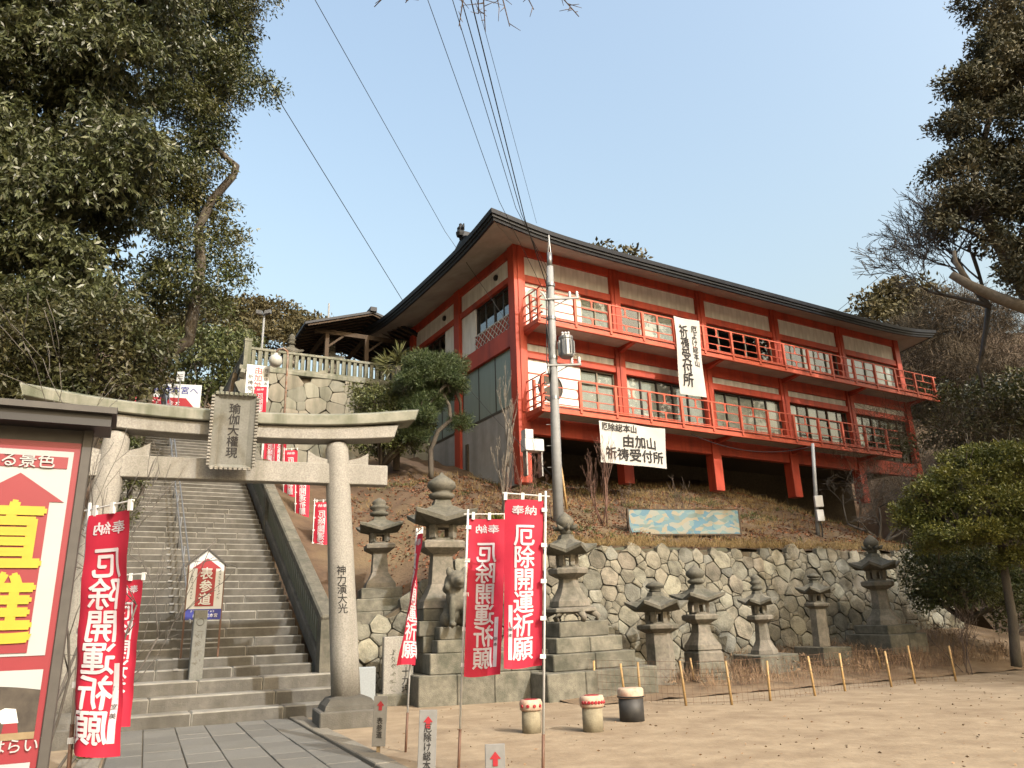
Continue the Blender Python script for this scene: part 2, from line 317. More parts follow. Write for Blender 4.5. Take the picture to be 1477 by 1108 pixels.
# ================================================================ frames of the place
US, VS = yaw(R(28)); O3 = Vector((-3.55, 16.6, 0)); E0 = O3 + VS * 1.7 - US * .3       # stairs: right end of the first tread
UB, VB = Vector((math.sin(R(58.9)), math.cos(R(58.9)), 0)), Vector((-math.cos(R(58.9)), math.sin(R(58.9)), 0)); CB = Vector((.25, 28, 0))  # hall
WU, WN = yaw(R(25.5)); W0 = Vector((2.05, 22.16, 0))                                   # top line of the retaining wall
TC = Vector((-11.64, 31.34, 12.6))                                                     # corner of the upper terrace
RISE, RUN, NST = .2, .38, 59
def sst(a, b, x): x = min(1, max(0, (x - a) / (b - a))); return x * x * (3 - 2 * x)
def lerp(a, b, f): return a + (b - a) * f
def wall_top(t): return lerp(1.7, 3.75, sst(-7, -3, t)) * (1 - sst(13.2, 19, t)) - .3 * sst(13.2, 19, t)
def hz(x, y):
    p = Vector((x, y, 0)); q = p - W0; t, d = q.dot(WU), q.dot(WN); e = p - E0; s, ys = e.dot(US), e.dot(VS)
    z = wall_top(t) - .10 + (.40 * d if d < 12 else 4.8 + .3 * (d - 12)); zs = .75 + RISE * (ys / RUN + 1); dd = (p - TC).dot(VS)
    if t > 13: z = wall_top(t) + lerp(.40, .33, sst(13, 19, t)) * d
    if s > .3: z = lerp(zs + .15, z, sst(.3, 6.5, s)) if ys > -1 else z
    elif s > -4.4: z = zs - .9
    else: z = zs - .1 + .3 * min(5, -s - 4.4)
    if dd > .35 and s > -.2 and t < 30: z = 12.6
    if s <= -.2 and ys > RUN * NST: z = min(z, 12.6) if s > -4.4 else z
    if dd > 16: z = min(max(z, 12.6), 16) + .36 * (dd - 16) * sst(16, 30, dd)
    g = p - CB; a, b = g.dot(UB), g.dot(VB)
    if -.35 < a < 25.6 and b > .5: z = min(z, lerp(7.7, 8.3, sst(0, 4, b))) if b < 10.5 else z
    if x > 19: z = max(z, lerp(z, .46 * (y - 23) + .16 * (x - 22), sst(19, 27, x)))
    z += .07 * math.sin(x * 1.9 + 1.3 * math.sin(y * 1.1)) * math.sin(y * 1.7 + .8 * x) + .05 * math.sin(x * 4.1) * math.sin(y * 3.7 + 1)
    return min(z, 46)

# ================================================================ ground, hillside, bed, path
g = MB().add([(-400,-150,0),(400,-150,0),(400,500,0),(-400,500,0)], [(0,1,2,3)]).build('ground', m['sand']); tag(g, kind='structure')
ts = [-48 + i * 1.5 for i in range(22)] + [-15 + .45 * i for i in range(78)] + [20 + i * 1.6 for i in range(32)]
ds = [.08 + .38 * i for i in range(35)] + [13 + .7 * i for i in range(20)] + [27 + 2.2 * i for i in range(40)]
mb = MB(); vs = []
for d in ds:
    for t in ts: p = W0 + WU * t + WN * d; vs.append((p.x, p.y, hz(p.x, p.y)))
n = len(ts); mb.add(vs, [(j*n+i, j*n+i+1, (j+1)*n+i+1, (j+1)*n+i) for j in range(len(ds)-1) for i in range(n-1)])
tag(mb.build('hillside', m['soil'], smooth=True), kind='structure')
def bed_z(t, f): return .02 + f * (.08 + .45 * sst(0, 6, t) + .6 * sst(6, 12, t))
vs = []; bt = [-3 + .5 * i for i in range(38)]; bf = [i / 8 for i in range(9)]
for f in bf:
    for t in bt:
        p = W0 + WU * t - WN * lerp(4.6, .1, f); vs.append((p.x, p.y, bed_z(t, f) + .03 * math.sin(t * 5 + f * 9)))
n = len(bt); tag(MB().add(vs, [(j*n+i, j*n+i+1, (j+1)*n+i+1, (j+1)*n+i) for j in range(8) for i in range(n-1)]).build('planting_bed', m['bed'], smooth=True), kind='structure')
UP, VP = yaw(R(25)); P0 = Vector((-4.55, 16.06, 0))
path = link('path', None); path.location = P0; path.rotation_euler = (0, 0, R(25)); tag(path, kind='structure')
MB().box(-3.02, .02, -15, .3, -.05, .004).build('path_bed', m['joint'], path)
rnd = random.Random(5); x = 0.
for wd in (.46, .5, .56, .5, .52, .46):
    y = .25 - rnd.uniform(0, .4)
    while y > -13.5:
        L = rnd.uniform(.55, 1.05); dz = rnd.uniform(-.004, .005)
        bevel(MB().box(x - wd + .008, x - .008, y - L + .008, y - .008, -.04, .022 + dz).build('slab', m['slab'], path), .006); y -= L
    x -= wd
for x0 in (.03, -3.33):
    y = .1
    while y > -13.5:
        L = rnd.uniform(.9, 1.5); bevel(MB().box(x0, x0 + .28, y - L + .012, y, -.05, .05 + rnd.uniform(-.008, .008)).build('kerb_stone', m['kerb'], path), .012); y -= L

# ================================================================ stone pieces on a plane
def voronoi(seeds, rad):                                                # cells of a power diagram: seeds (x, y[, radius])
    out = []; S = np.array(seeds)[:, :2]; RR = np.array([q[2] if len(q) > 2 else 0. for q in seeds])
    for i, c in enumerate(S):
        poly = [c + np.array(q) for q in ((-rad,-rad),(rad,-rad),(rad,rad),(-rad,rad))]
        dd = np.linalg.norm(S - c, axis=1)
        for j in np.argsort(dd)[1:26]:
            if dd[j] > 2 * rad: break
            nn = (S[j] - c) / dd[j]; mid = c + nn * (dd[j] ** 2 + RR[i] ** 2 - RR[j] ** 2) / (2 * dd[j]); new = []
            for a, b in zip(poly, poly[1:] + poly[:1]):
                da, db = (a - mid) @ nn, (b - mid) @ nn
                if da <= 0: new.append(a)
                if (da < 0 < db) or (db < 0 < da): new.append(a + (b - a) * da / (da - db))
            poly = new
            if len(poly) < 3: break
        if len(poly) >= 3: out.append((c, poly))
    return out
def stone_faces(cells, keep, org, ax, ay, an, material, parent, rng, gap=.018, depth=.09, name='stone', limit=300):
    org, ax, ay, an = Vector(org), Vector(ax), Vector(ay), Vector(an); got = []
    for c, poly in cells:
        cen = sum(poly) / len(poly)
        if not keep(*cen): continue
        pts = []
        for a, b in zip(poly, poly[1:] + poly[:1]):                     # cut corners once
            if np.linalg.norm(b - a) < .03: continue
            pts += [a + (b - a) * .10, a + (b - a) * .90]
        if len(pts) < 4: continue
        got.append((cen, pts))
    got.sort(key=lambda q: -max(np.ptp([p[0] for p in q[1]]), np.ptp([p[1] for p in q[1]])))
    rest = MB()
    for k, (cen, pts) in enumerate(got):
        mbx = MB() if k < limit else rest; nn = len(pts); dp = depth * rng.uniform(.5, 1.25); tx, ty = rng.uniform(-.12, .12), rng.uniform(-.12, .12); vs = []
        for sc, dz in ((1 - gap, -.12), (.965 - gap, dp * .75), (.62, dp)):
            for p in pts:
                q = cen + (p - cen) * sc * rng.uniform(.985, 1.01); vs.append(org + ax * q[0] + ay * q[1] + an * (dz + (tx * (q[0] - cen[0]) + ty * (q[1] - cen[1])) * (dz > 0)))
        fs = [(r*nn+i, r*nn+(i+1) % nn, (r+1)*nn+(i+1) % nn, (r+1)*nn+i) for r in range(2) for i in range(nn)] + [tuple(range(2*nn, 3*nn))]
        mbx.add(vs, fs)
        if k < limit: mbx.build(name, material, parent)
    if rest.v: tag(rest.build(name + '_fill', material, parent), kind='stuff')
def seeds_darts(x0, x1, y0, y1, radii, rng, tries=9000):               # stones of mixed size thrown until the face is full
    out = []; n = len(radii)
    for k in range(tries):
        r = radii[min(n - 1, int(n * (k / tries) ** .8))] * rng.uniform(.85, 1.15); x, y = rng.uniform(x0, x1), rng.uniform(y0, y1); r *= 1.2 - .35 * (y - y0) / (y1 - y0)
        if all((x - a) ** 2 + ((y - b) * 1.25) ** 2 > (.93 * (r + q)) ** 2 for a, b, q in out if abs(x - a) < 1.2): out.append((x, y, r))
    return out
def seeds_grid(x0, x1, y0, y1, sp, rng, grow=0., jit=.36):
    out = []; y = y0; k = 0
    while y < y1:
        s = sp * (1 + grow * (1 - (y - y0) / (y1 - y0))) * rng.uniform(.9, 1.1); x = x0 + (k % 2) * s * .5
        while x < x1: s2 = s * rng.choice((.6, .85, 1, 1.25, 1.6)); out.append((x + rng.uniform(-jit, jit) * s, y + rng.uniform(-jit, jit) * s * .8)); x += s2
        y += s * .82; k += 1
    return out
rnd = random.Random(11)
BAT = R(8); wup = (Z * math.cos(BAT) + WN * math.sin(BAT)); wout = (-WN * math.cos(BAT) + Z * math.sin(BAT)); WB = W0 - WN * 3.8 * math.tan(BAT)
rw = thing('retaining_wall', 'long rough stone retaining wall holding up the bank behind the lanterns', 'stone wall')
cells = voronoi(seeds_darts(-7.4, 15, -.3, 4.3, (.27, .23, .2, .175, .155, .135, .115, .10, .085, .075), rnd, 16000), 1.1)
stone_faces(cells, lambda t, h: -7 < t < 14.3 and -.15 < h < wall_top(t) - .10, WB, WU, wup, wout, m['wallstone'], rw, rnd)
mb = MB(); vs = []
for i in range(45): t = -7.2 + i * .5; vs += [WB + WU * t - wup * .3 - wout * .05, WB + WU * t + wup * (wall_top(t) - .12) - wout * .05, WB + WU * t + wup * (wall_top(t) - .05) - wout * .9]
mb.add(vs, [(3*i+k, 3*i+3+k, 3*i+4+k, 3*i+1+k) for i in range(44) for k in (0, 1)]).build('core', m['joint'], rw)
# terrace wall of fitted stones under the upper fence
tw = thing('terrace_wall', 'fitted stone terrace wall below the upper stone fence at the top of the stairs', 'stone wall')
B2 = R(9); tup = Z * math.cos(B2) + VS * math.sin(B2); tout = -VS * math.cos(B2) + Z * math.sin(B2); TB = TC - Z * 5.6 - VS * 5.6 * math.tan(B2)
stone_faces(voronoi(seeds_darts(-.3, 9.6, -.4, 6.2, (.42, .37, .33, .29, .25, .2), rnd, 5000), 1.6), lambda t, h: -.05 < t < 9.3 and 0 < h < 5.62, TB, US, tup, tout, m['fitstone'], tw, rnd, .004, .05)
tup2 = Z * math.cos(B2) + US * math.sin(B2); tout2 = -US * math.cos(B2) + Z * math.sin(B2); TB2 = TC - Z * 5.6 - US * 5.6 * math.tan(B2)
stone_faces(voronoi(seeds_darts(-.6, 9.6, -.4, 6.2, (.52, .46, .4, .32), rnd, 2500), 1.6), lambda t, h: -.3 < t < 9.3 and 0 < h < 5.62, TB2, VS, tup2, tout2, m['fitstone'], tw, rnd, .004, .05)
c4 = [TC, TC + US * 9.3, TC + US * 9.3 + VS * 9.3, TC + VS * 9.3]; lo = [TB + US * .12 + VS * .12 - US * 5.6 * math.tan(B2), TB + US * 9.3, TB + US * 9.3 + VS * 9.5, TB2 + VS * 9.3]
ins = lambda q: q + (US + VS) * .14
MB().add([ins(q) - Z * .06 for q in c4] + [ins(q) for q in lo], [(0,1,2,3),(4,5,1,0),(7,4,0,3),(5,6,2,1)]).build('core', m['joint'], tw)
cp = MB().obox(TC + US * 4.6 + VS * .2 + Z * .02, US * 4.75, VS * .3, Z * .1).obox(TC + VS * 4.9 + US * .2 + Z * .021, VS * 4.4, US * .3, Z * .1).build('coping', m['granite_moss'], tw); bevel(cp, .02)
tf = thing('stone_fence', 'pale stone picket fence along the terrace edge above the stairs', 'fence')
pk = MB().box(-.075, .075, -.07, .07, 0, .72).mesh('picket', m['granite_moss']); pb = MB().box(-.15, .15, -.15, .15, 0, 1.25).box(-.17, .17, -.17, .17, 1.18, 1.3).mesh('post', m['granite_moss'])
for ax, n, off in ((US, 33, VS * .16), (VS, 30, US * .16)):
    for i in range(1, n):
        big = i == n - 1; o = link('post' if big else 'picket', pb if big else pk, tf); o.location = TC + ax * (.16 + i * .268) + off + Z * (.12 if big else .24); o.rotation_euler = (0, 0, R(28))
    for z, h in ((.18, .07), (.99, .06)): bevel(MB().obox(TC + ax * (.2 + n * .134) + off + Z * z, ax * (n * .134 - .1), ax.cross(Z) * (.11 if z < .5 else .1), Z * h).build('rail', m['granite_moss'], tf), .015)
o = link('post', pb, tf); o.location = TC + (US + VS) * .16 + Z * .1; o.rotation_euler = (0, 0, R(28))

# ================================================================ stairs
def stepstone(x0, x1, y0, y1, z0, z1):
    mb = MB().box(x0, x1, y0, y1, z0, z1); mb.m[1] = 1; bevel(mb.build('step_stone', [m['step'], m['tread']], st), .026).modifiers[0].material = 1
st = thing('stone_stairs', 'long flight of worn stone steps climbing behind the torii gate', 'stairs', E0, R(28))
rnd = random.Random(21)
for k in range(3):                                                    # three broad bottom steps
    x = .38
    while x > -6.6:
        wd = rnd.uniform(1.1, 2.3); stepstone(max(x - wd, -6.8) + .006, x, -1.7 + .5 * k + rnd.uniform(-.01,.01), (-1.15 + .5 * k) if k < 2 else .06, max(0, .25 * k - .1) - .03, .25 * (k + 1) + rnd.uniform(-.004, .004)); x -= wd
for k in range(1, NST + 1):
    y, z = (k - 1) * RUN, .75 + RISE * k; x = 0.
    while x > -4.4:
        wd = rnd.uniform(.8, 1.7) if k < 27 else 5; x1 = max(x - wd, -4.45)
        if x1 < -4.1: x1 = -4.45
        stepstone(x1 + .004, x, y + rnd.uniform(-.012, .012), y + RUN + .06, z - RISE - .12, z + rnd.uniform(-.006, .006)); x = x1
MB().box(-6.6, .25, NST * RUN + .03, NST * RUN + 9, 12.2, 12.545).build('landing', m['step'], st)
sl_ = Vector((0, RUN, RISE)).normalized(); sn_ = Vector((0, -RISE, RUN)).normalized()
bl = thing('balustrade', 'stone balustrade with thick dark coping down the right of the stairs', 'balustrade', E0, R(28))
def sline(y, up): return Vector((.24, y, .95 + y * RISE / RUN + up))
YE = 15.2
bevel(MB().beam(sline(-.25, 0), sline(YE, 0), .3, .34, sn_).build('plinth', m['step'], bl), .02)
for a, b in ((-.35, 3.6), (3.62, 7.6), (7.62, 11.4), (11.42, YE)): bevel(MB().beam(sline(a, 1.06), sline(b, 1.06), .36, .24, sn_).build('coping', m['lantern_dark'], bl), .04)
pk = MB().box(-.07, .07, -.085, .085, -.5, .5).mesh('picket', m['granite_moss'])
for i in range(66): o = link('picket', pk, bl); o.location = sline(.08 + i * .228, .53)
for y in (-.2, 7.6, YE - .1): MB().box(.07, .41, y - .17, y + .17, .6 + y * RISE / RUN - .6, .95 + y * RISE / RUN + 1.0).build('post', m['lantern_dark'], bl)
hr = thing('handrail', 'thin twin metal handrail running up the middle of the stone stairs', 'handrail', E0, R(28))
for xx in (-2.56, -2.42):
    MB().tube([(xx, .3 + i, 1.7 + (.3 + i) * RISE / RUN) for i in range(22)], .022, 6).build('rail', m['metal'], hr, True)
for i in range(12): y = .3 + i * 1.9; MB().tube([(-2.49, y, .7 + y * RISE / RUN), (-2.49, y, 1.7 + y * RISE / RUN)], .024, 6).build('post', m['metal'], hr, True)
em = MB().box(-.05, .05, -.012, .05, -.012, .028).mesh('edge_marker', m['metal'])
for k in range(1, 17): o = link('edge_marker', em, hr); o.location = (-2.78, (k - 1) * RUN - .012, .75 + RISE * k - .01)

# ================================================================ torii
TU, TV = yaw(R(21)); TO = Vector((-3.06, 14.84, 0)) - TU * 2.38
to = thing('torii', 'tall grey granite torii gate standing before the stone stairs', 'torii gate', TO, R(21))
def sweep(prof, x0, x1, lift, taper=0., n=24):                        # cross-section (y,z) carried along x with its ends lifted
    vs = []; N = len(prof)
    for i in range(n + 1):
        f = -1 + 2 * i / n; x = lerp(x0, x1, (f + 1) / 2)
        for (y, z) in prof: vs.append((x + taper * f * (z - prof[0][1]) * (1 if i in (0, n) else 0), y, z + lift * abs(f) ** 2.4))
    return MB().add(vs, [(i*N+j, i*N+(j+1) % N, (i+1)*N+(j+1) % N, (i+1)*N+j) for i in range(n) for j in range(N)] + [tuple(range(N)), tuple(range(n*N, n*N+N))[::-1]])
bevel(sweep([(-.34,5.35),(.34,5.35),(.34,5.55),(0,5.66),(-.34,5.55)], -3.42, 3.42, .26, .35).build('top_lintel', m['granite_moss'], to), .015)
bevel(sweep([(-.25,5.10),(.25,5.10),(.25,5.345),(-.25,5.345)], -3.02, 3.02, .15, .3).build('under_lintel', m['granite'], to), .012)
bevel(MB().box(-2.92, 2.92, -.14, .14, 4.30, 4.69).build('tie_beam', m['granite'], to), .012)
for sgn in (-1, 1):
    pr = [(lerp(2.3, 1.93, z / 5.1) * sgn, 0, z) for z in (.48, 1.2, 2, 3, 4, 4.8, 5.0, 5.11)]
    MB().tube(pr, [.262, .256, .25, .242, .234, .226, .215, .18], 28).build('pillar', m['granite'], to, True)
    xb = 2.3 * sgn
    bevel(MB().box(xb - .55, xb + .55, -.55, .55, -.05, .28).build('base_block', m['step'], to), .02)
    MB().lathe([(.66,.28),(.62,.36),(.50,.46),(.34,.50)], 4, R(45), (xb, 0, 0)).build('base_collar', m['step'], to)
    xp = lerp(2.3, 1.93, 4.69 / 5.1) * sgn
    for s2 in (-1, 1):                                                  # wedges above the tie beam
        a = xp + s2 * .2; MB().prism([(a, -.1, 4.69), (a + s2 * .38, -.1, 4.69), (a + s2 * .38, -.1, 4.93), (a + s2 * .22, -.1, 4.83), (a, -.1, 4.77)], (0, .2, 0)).build('wedge', m['granite'], to)
xr = lerp(2.3, 1.93, 2.2 / 5.1)
def on_pillar(x, y):
    z = 2.32 + y; r_ = .2505; a = x / r_ - R(8); cx = lerp(2.3, 1.93, z / 5.1); return Vector((cx + r_ * math.sin(a), -r_ * math.cos(a), z))
lettering(vert('神力演大光'), .185, (0,0,0), TU, Z, m['ink'], to, .012, .92, 'inscription', fn=on_pillar)
pq = thing('name_plaque', 'carved grey stone name plaque hung at the centre of the torii gate', 'plaque', TO - TV * .40 + Z * 4.47, R(21))
tl = R(-7); py, pz = Vector((0, math.sin(tl), math.cos(tl))), Vector((0, -math.cos(tl), math.sin(tl)))
def pqp(x, h, d=0.): return Vector((x, 0, 0)) + py * h + pz * d
X = Vector((1, 0, 0))
bevel(MB().obox(pqp(0, .66), X * .33, py * .62, pz * .05).build('panel', m['plaque'], pq), .01)
for sx in (-1, 1): MB().prism([pqp(sx * .25, .06, .05), pqp(sx * .37, 0, .10), pqp(sx * .37, 1.32, .10), pqp(sx * .25, 1.26, .05)], pz * -.1).build('frame_side', m['plaque'], pq)
for h0, h1 in ((.06, 0.), (1.26, 1.34)): MB().prism([pqp(-.25, h0, .051), pqp(.25, h0, .051), pqp(.38, h1, .102), pqp(-.38, h1, .102)], pz * -.1).build('frame_end', m['plaque'], pq)
for i in range(22):
    for sx in (-1, 1): bevel(MB().obox(pqp(sx * .385, .05 + i * .0585, .075), X * .03, py * .02, pz * .05).build('rib', m['granite'], pq), .008)
for i in range(9): bevel(MB().obox(pqp(-.32 + i * .08, -.012, .08), X * .03, py * .03, pz * .05).build('rib', m['granite'], pq), .008)
for i in range(9): bevel(MB().obox(pqp(-.32 + i * .08, 1.345, .08), X * .03, py * .03, pz * .05).build('rib', m['granite_moss'], pq), .008)
lettering(vert('瑜伽大權現'), .205, pqp(0, .665, .056), X, py, m['ink'], pq, .014, .98)
# ================================================================ the red hall
hall = thing('shrine_hall', 'two storey red and white timber hall with balconies and dark curved roof', 'building', CB, math.atan2(UB.y, UB.x))
NB, BAY, DEP = 5, 5.03, 10.1
def part(name, mt, mb, bv=0., parent=None):
    o = mb.build(name, mt, parent or hall)
    if bv: bevel(o, bv)
    return o
def hbox(name, mt, a0, a1, b0, b1, z0, z1, bv=.012): return part(name, mt, MB().box(a0, a1, b0, b1, z0, z1), bv)
# columns: long front, left side, right side
for k in range(NB + 1):
    a = k * BAY; zb = 6.9
    if k == 0: hbox('column', m['red'], -.12, .40, -.12, .36, 6.6, 16.36); hbox('column_strip', m['red'], .05, .24, -.16, -.118, 9.3, 16.36, .006)
    elif k == NB: hbox('column', m['red'], a - .3, a + .12, -.12, .36, zb, 16.36)
    else: hbox('column', m['red'], a - .25, a + .25, -.10, .36, zb, 16.36); hbox('column_strip', m['red'], a - .08, a + .08, -.135, -.098, 9.3, 16.36, .006)
for b in (5.05, 10.1): hbox('column', m['red'], -.10, .36, b - .26, b + .26, 7.5, 16.36)
for b in (5.05, 10.1): hbox('column', m['red'], NB * BAY - .3, NB * BAY + .1, b - .26, b + .26, 7.5, 16.36)
# body walls behind everything (keep the rooms dark and closed)
A1 = NB * BAY
hbox('rear_wall', m['board'], .3, A1 - .1, DEP - .15, DEP, 8.9, 16.3, 0)
hbox('right_wall', m['board'], A1 - .1, A1 + .02, .3, DEP - .15, 8.9, 16.3, 0)
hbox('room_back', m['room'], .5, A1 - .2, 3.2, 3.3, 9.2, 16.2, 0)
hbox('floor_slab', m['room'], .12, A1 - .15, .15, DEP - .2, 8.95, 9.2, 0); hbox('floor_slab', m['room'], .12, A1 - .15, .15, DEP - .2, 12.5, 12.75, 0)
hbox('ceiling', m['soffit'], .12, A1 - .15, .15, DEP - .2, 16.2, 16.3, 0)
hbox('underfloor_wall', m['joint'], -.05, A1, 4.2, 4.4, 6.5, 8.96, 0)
BW = .6
def boards(a0, a1, z0, z1, axis='a', off=.06):
    n = max(1, round((a1 - a0) / BW)); s = (a1 - a0) / n; key = (round(s, 3), z0, z1, axis)
    if key not in boards.c:
        boards.c[key] = (MB().box(.006, s - .006, 0, .05, z0, z1) if axis == 'a' else MB().box(0, .05, .006, s - .006, z0, z1)).mesh('wall_board', m['board'])
    for i in range(n):
        o = link('wall_board', boards.c[key], hall); o.location = (a0 + i * s, off, 0) if axis == 'a' else (off, a0 + i * s, 0)
boards.c = {}
def window(a0, a1, z0, z1, axis='a', off=.12, n=4, frame='dark_al', top=0., curtain=0., hidden=0):
    P = (lambda a, y, z: (a, y, z)) if axis == 'a' else (lambda a, y, z: (y, a, z))
    def bx(x0, x1, y0, y1, zz0, zz1): p, q = P(x0, y0, zz0), P(x1, y1, zz1); return MB().box(min(p[0], q[0]), max(p[0], q[0]), min(p[1], q[1]), max(p[1], q[1]), zz0, zz1)
    wi = part('window', m[frame], bx(a0, a1, off, off + .09, z0, z0 + .06)); f = MB()
    for zz in (z1 - .06,) + ((z1 - top,) if top else ()):
        q = bx(a0, a1, off, off + .09, zz, zz + .055); f.add(q.v, q.f)
    for i in range(n + 1):
        x = lerp(a0 + .03, a1 - .03, i / n); q = bx(x - .03, x + .03, off + .012 * (i % 2), off + .092, z0 + .058, z1 - .058); f.add(q.v, q.f)
    part('frame', m[frame], f, 0, wi); s = (a1 - a0) / n
    for i in range(n):
        part('pane', m['pane'], bx(a0 + i * s + .03, a0 + (i + 1) * s - .03, off + .035 + .02 * (i % 2), off + .041 + .02 * (i % 2), z0 + .06, z1 - .06), 0, wi)
        if (curtain > 0 and rnd.random() < curtain): part('curtain', m['curtain'], bx(a0 + i * s + .02, a0 + (i + 1) * s - .02, off + .095, off + .105, z0 + .04, z1 - .1), 0, wi)
rnd = random.Random(3)
for k in range(NB):
    a0, a1 = k * BAY + (.40 if k == 0 else .25), (k + 1) * BAY - .25
    hbox('top_beam', m['red'], a0, a1, -.04, .14, 15.95, 16.36); boards(a0, a1, 15.11, 15.95)
    hbox('lintel', m['red'], a0, a1, -.05, .12, 14.80, 15.11); hbox('lintel', m['red'], a0, a1, -.03, .12, 12.17, 12.76)
    boards(a0, a1, 11.85, 12.17); hbox('lintel', m['red'], a0, a1, -.05, .12, 11.55, 11.85)
    hbox('floor_beam', m['red'], a0, a1, -.03, .25, 8.5, 9.2)
    if k == 0:
        boards(a0, 3.25, 12.76, 14.80); boards(a0, 3.0, 9.2, 11.55)
        window(3.27, a1, 12.78, 14.80, n=2, frame='frame_al', top=.5, curtain=.9); window(3.02, a1, 9.25, 11.54, n=2, frame='frame_al', top=.62, curtain=1)
    else:
        window(a0, a1, 12.78, 14.80, n=4 if k == 1 else 5, frame='frame_al', top=0, curtain=.6 if k == 1 else .15)
        window(a0, a1, 9.25, 11.54, n=5 if k < 3 else 6, frame='dark_al' if k < 3 else 'wood', top=.6 if k >= 3 else 0, curtain=1 if k < 3 else .75)
# round windows of the first bay
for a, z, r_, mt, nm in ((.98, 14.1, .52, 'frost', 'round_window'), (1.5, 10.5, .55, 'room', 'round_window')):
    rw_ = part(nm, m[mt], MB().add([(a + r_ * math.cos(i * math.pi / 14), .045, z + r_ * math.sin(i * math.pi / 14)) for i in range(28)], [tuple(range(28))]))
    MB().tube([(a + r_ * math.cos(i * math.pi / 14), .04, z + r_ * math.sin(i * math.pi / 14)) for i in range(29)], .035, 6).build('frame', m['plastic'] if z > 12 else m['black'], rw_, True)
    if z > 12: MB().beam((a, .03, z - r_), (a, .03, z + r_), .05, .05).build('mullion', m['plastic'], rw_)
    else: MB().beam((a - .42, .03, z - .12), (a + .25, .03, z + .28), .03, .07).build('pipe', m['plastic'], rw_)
# left side wall
for j, (b0, b1) in enumerate(((.36, 4.79), (5.31, 9.84))):
    hbox('top_beam', m['red'], -.04, .14, b0, b1, 15.95, 16.36); boards(b0, b1, 15.11, 15.95, 'b')
    hbox('lintel', m['red'], -.05, .12, b0, b1, 14.86, 15.11)
    wa, wb = (b0 + .05, b0 + 3.1) if j == 0 else (b0 + 1.2, b1 - .4)
    window(wa, wb, 13.55, 14.86, 'b', n=4); boards(wb, b1, 12.85, 14.86, 'b'); 
    if wa - b0 > .3: boards(b0, wa, 12.85, 14.86, 'b')
    hbox('apron', m['red'], .03, .1, wa, wb, 12.85, 13.55, 0)
    la = thing_l = part('lattice', m['white'], MB().box(-.02, .02, b0, wb, 13.50, 13.545).box(-.02, .02, b0, wb, 12.85, 12.895))
    n = 9; L = (wb - b0) / n
    for i in range(-3, n):
        for sg in (1, -1):
            x0, x1 = (b0 + i * L, b0 + (i + 2.0) * L); z0, z1 = (12.88, 13.52) if sg > 0 else (13.52, 12.88)
            if x0 < b0: f = (b0 - x0) / (x1 - x0); z0 = lerp(z0, z1, f); x0 = b0
            if x1 > wb: f = (wb - x0) / (x1 - x0); z1 = lerp(z0, z1, f); x1 = wb
            if x1 - x0 > .05: MB().beam((-.012 * sg - .01, x0, z0), (-.012 * sg - .01, x1, z1), .014, .036, Vector((1,0,0))).build('strip', m['white'], la)
    hbox('sill_beam', m['red'], -.10, .14, b0, b1, 12.08, 12.85)
    gw = part('frosted_window', m['frost'], MB().box(.05, .09, b0 + .02, b1 - .1, 9.75, 12.08))
    for i in range(4): MB().box(.03, .11, lerp(b0 + .03, b1 - .13, i / 3), lerp(b0 + .03, b1 - .13, i / 3) + .05, 9.75, 12.08).build('frame', m['dark_al'], gw)
    MB().box(.0, .12, b0, b1 - .08, 9.66, 9.76).build('sill', m['dark_al'], gw)
    hbox('base_wall', m['concrete'], .02, .3, b0, b1, 6.6, 9.66, 0)
    vb_ = part('wall_vent', m['black'], MB().lathe([(.13, 0), (.13, .07), (.09, .1)], 14)); vb_.rotation_euler = (0, R(-90), 0); vb_.location = (.05, b0 + 1.2, 15.55)
hbox('far_wall', m['roof'], .02, .2, 10.36, 13.5, 9, 16.3, 0)
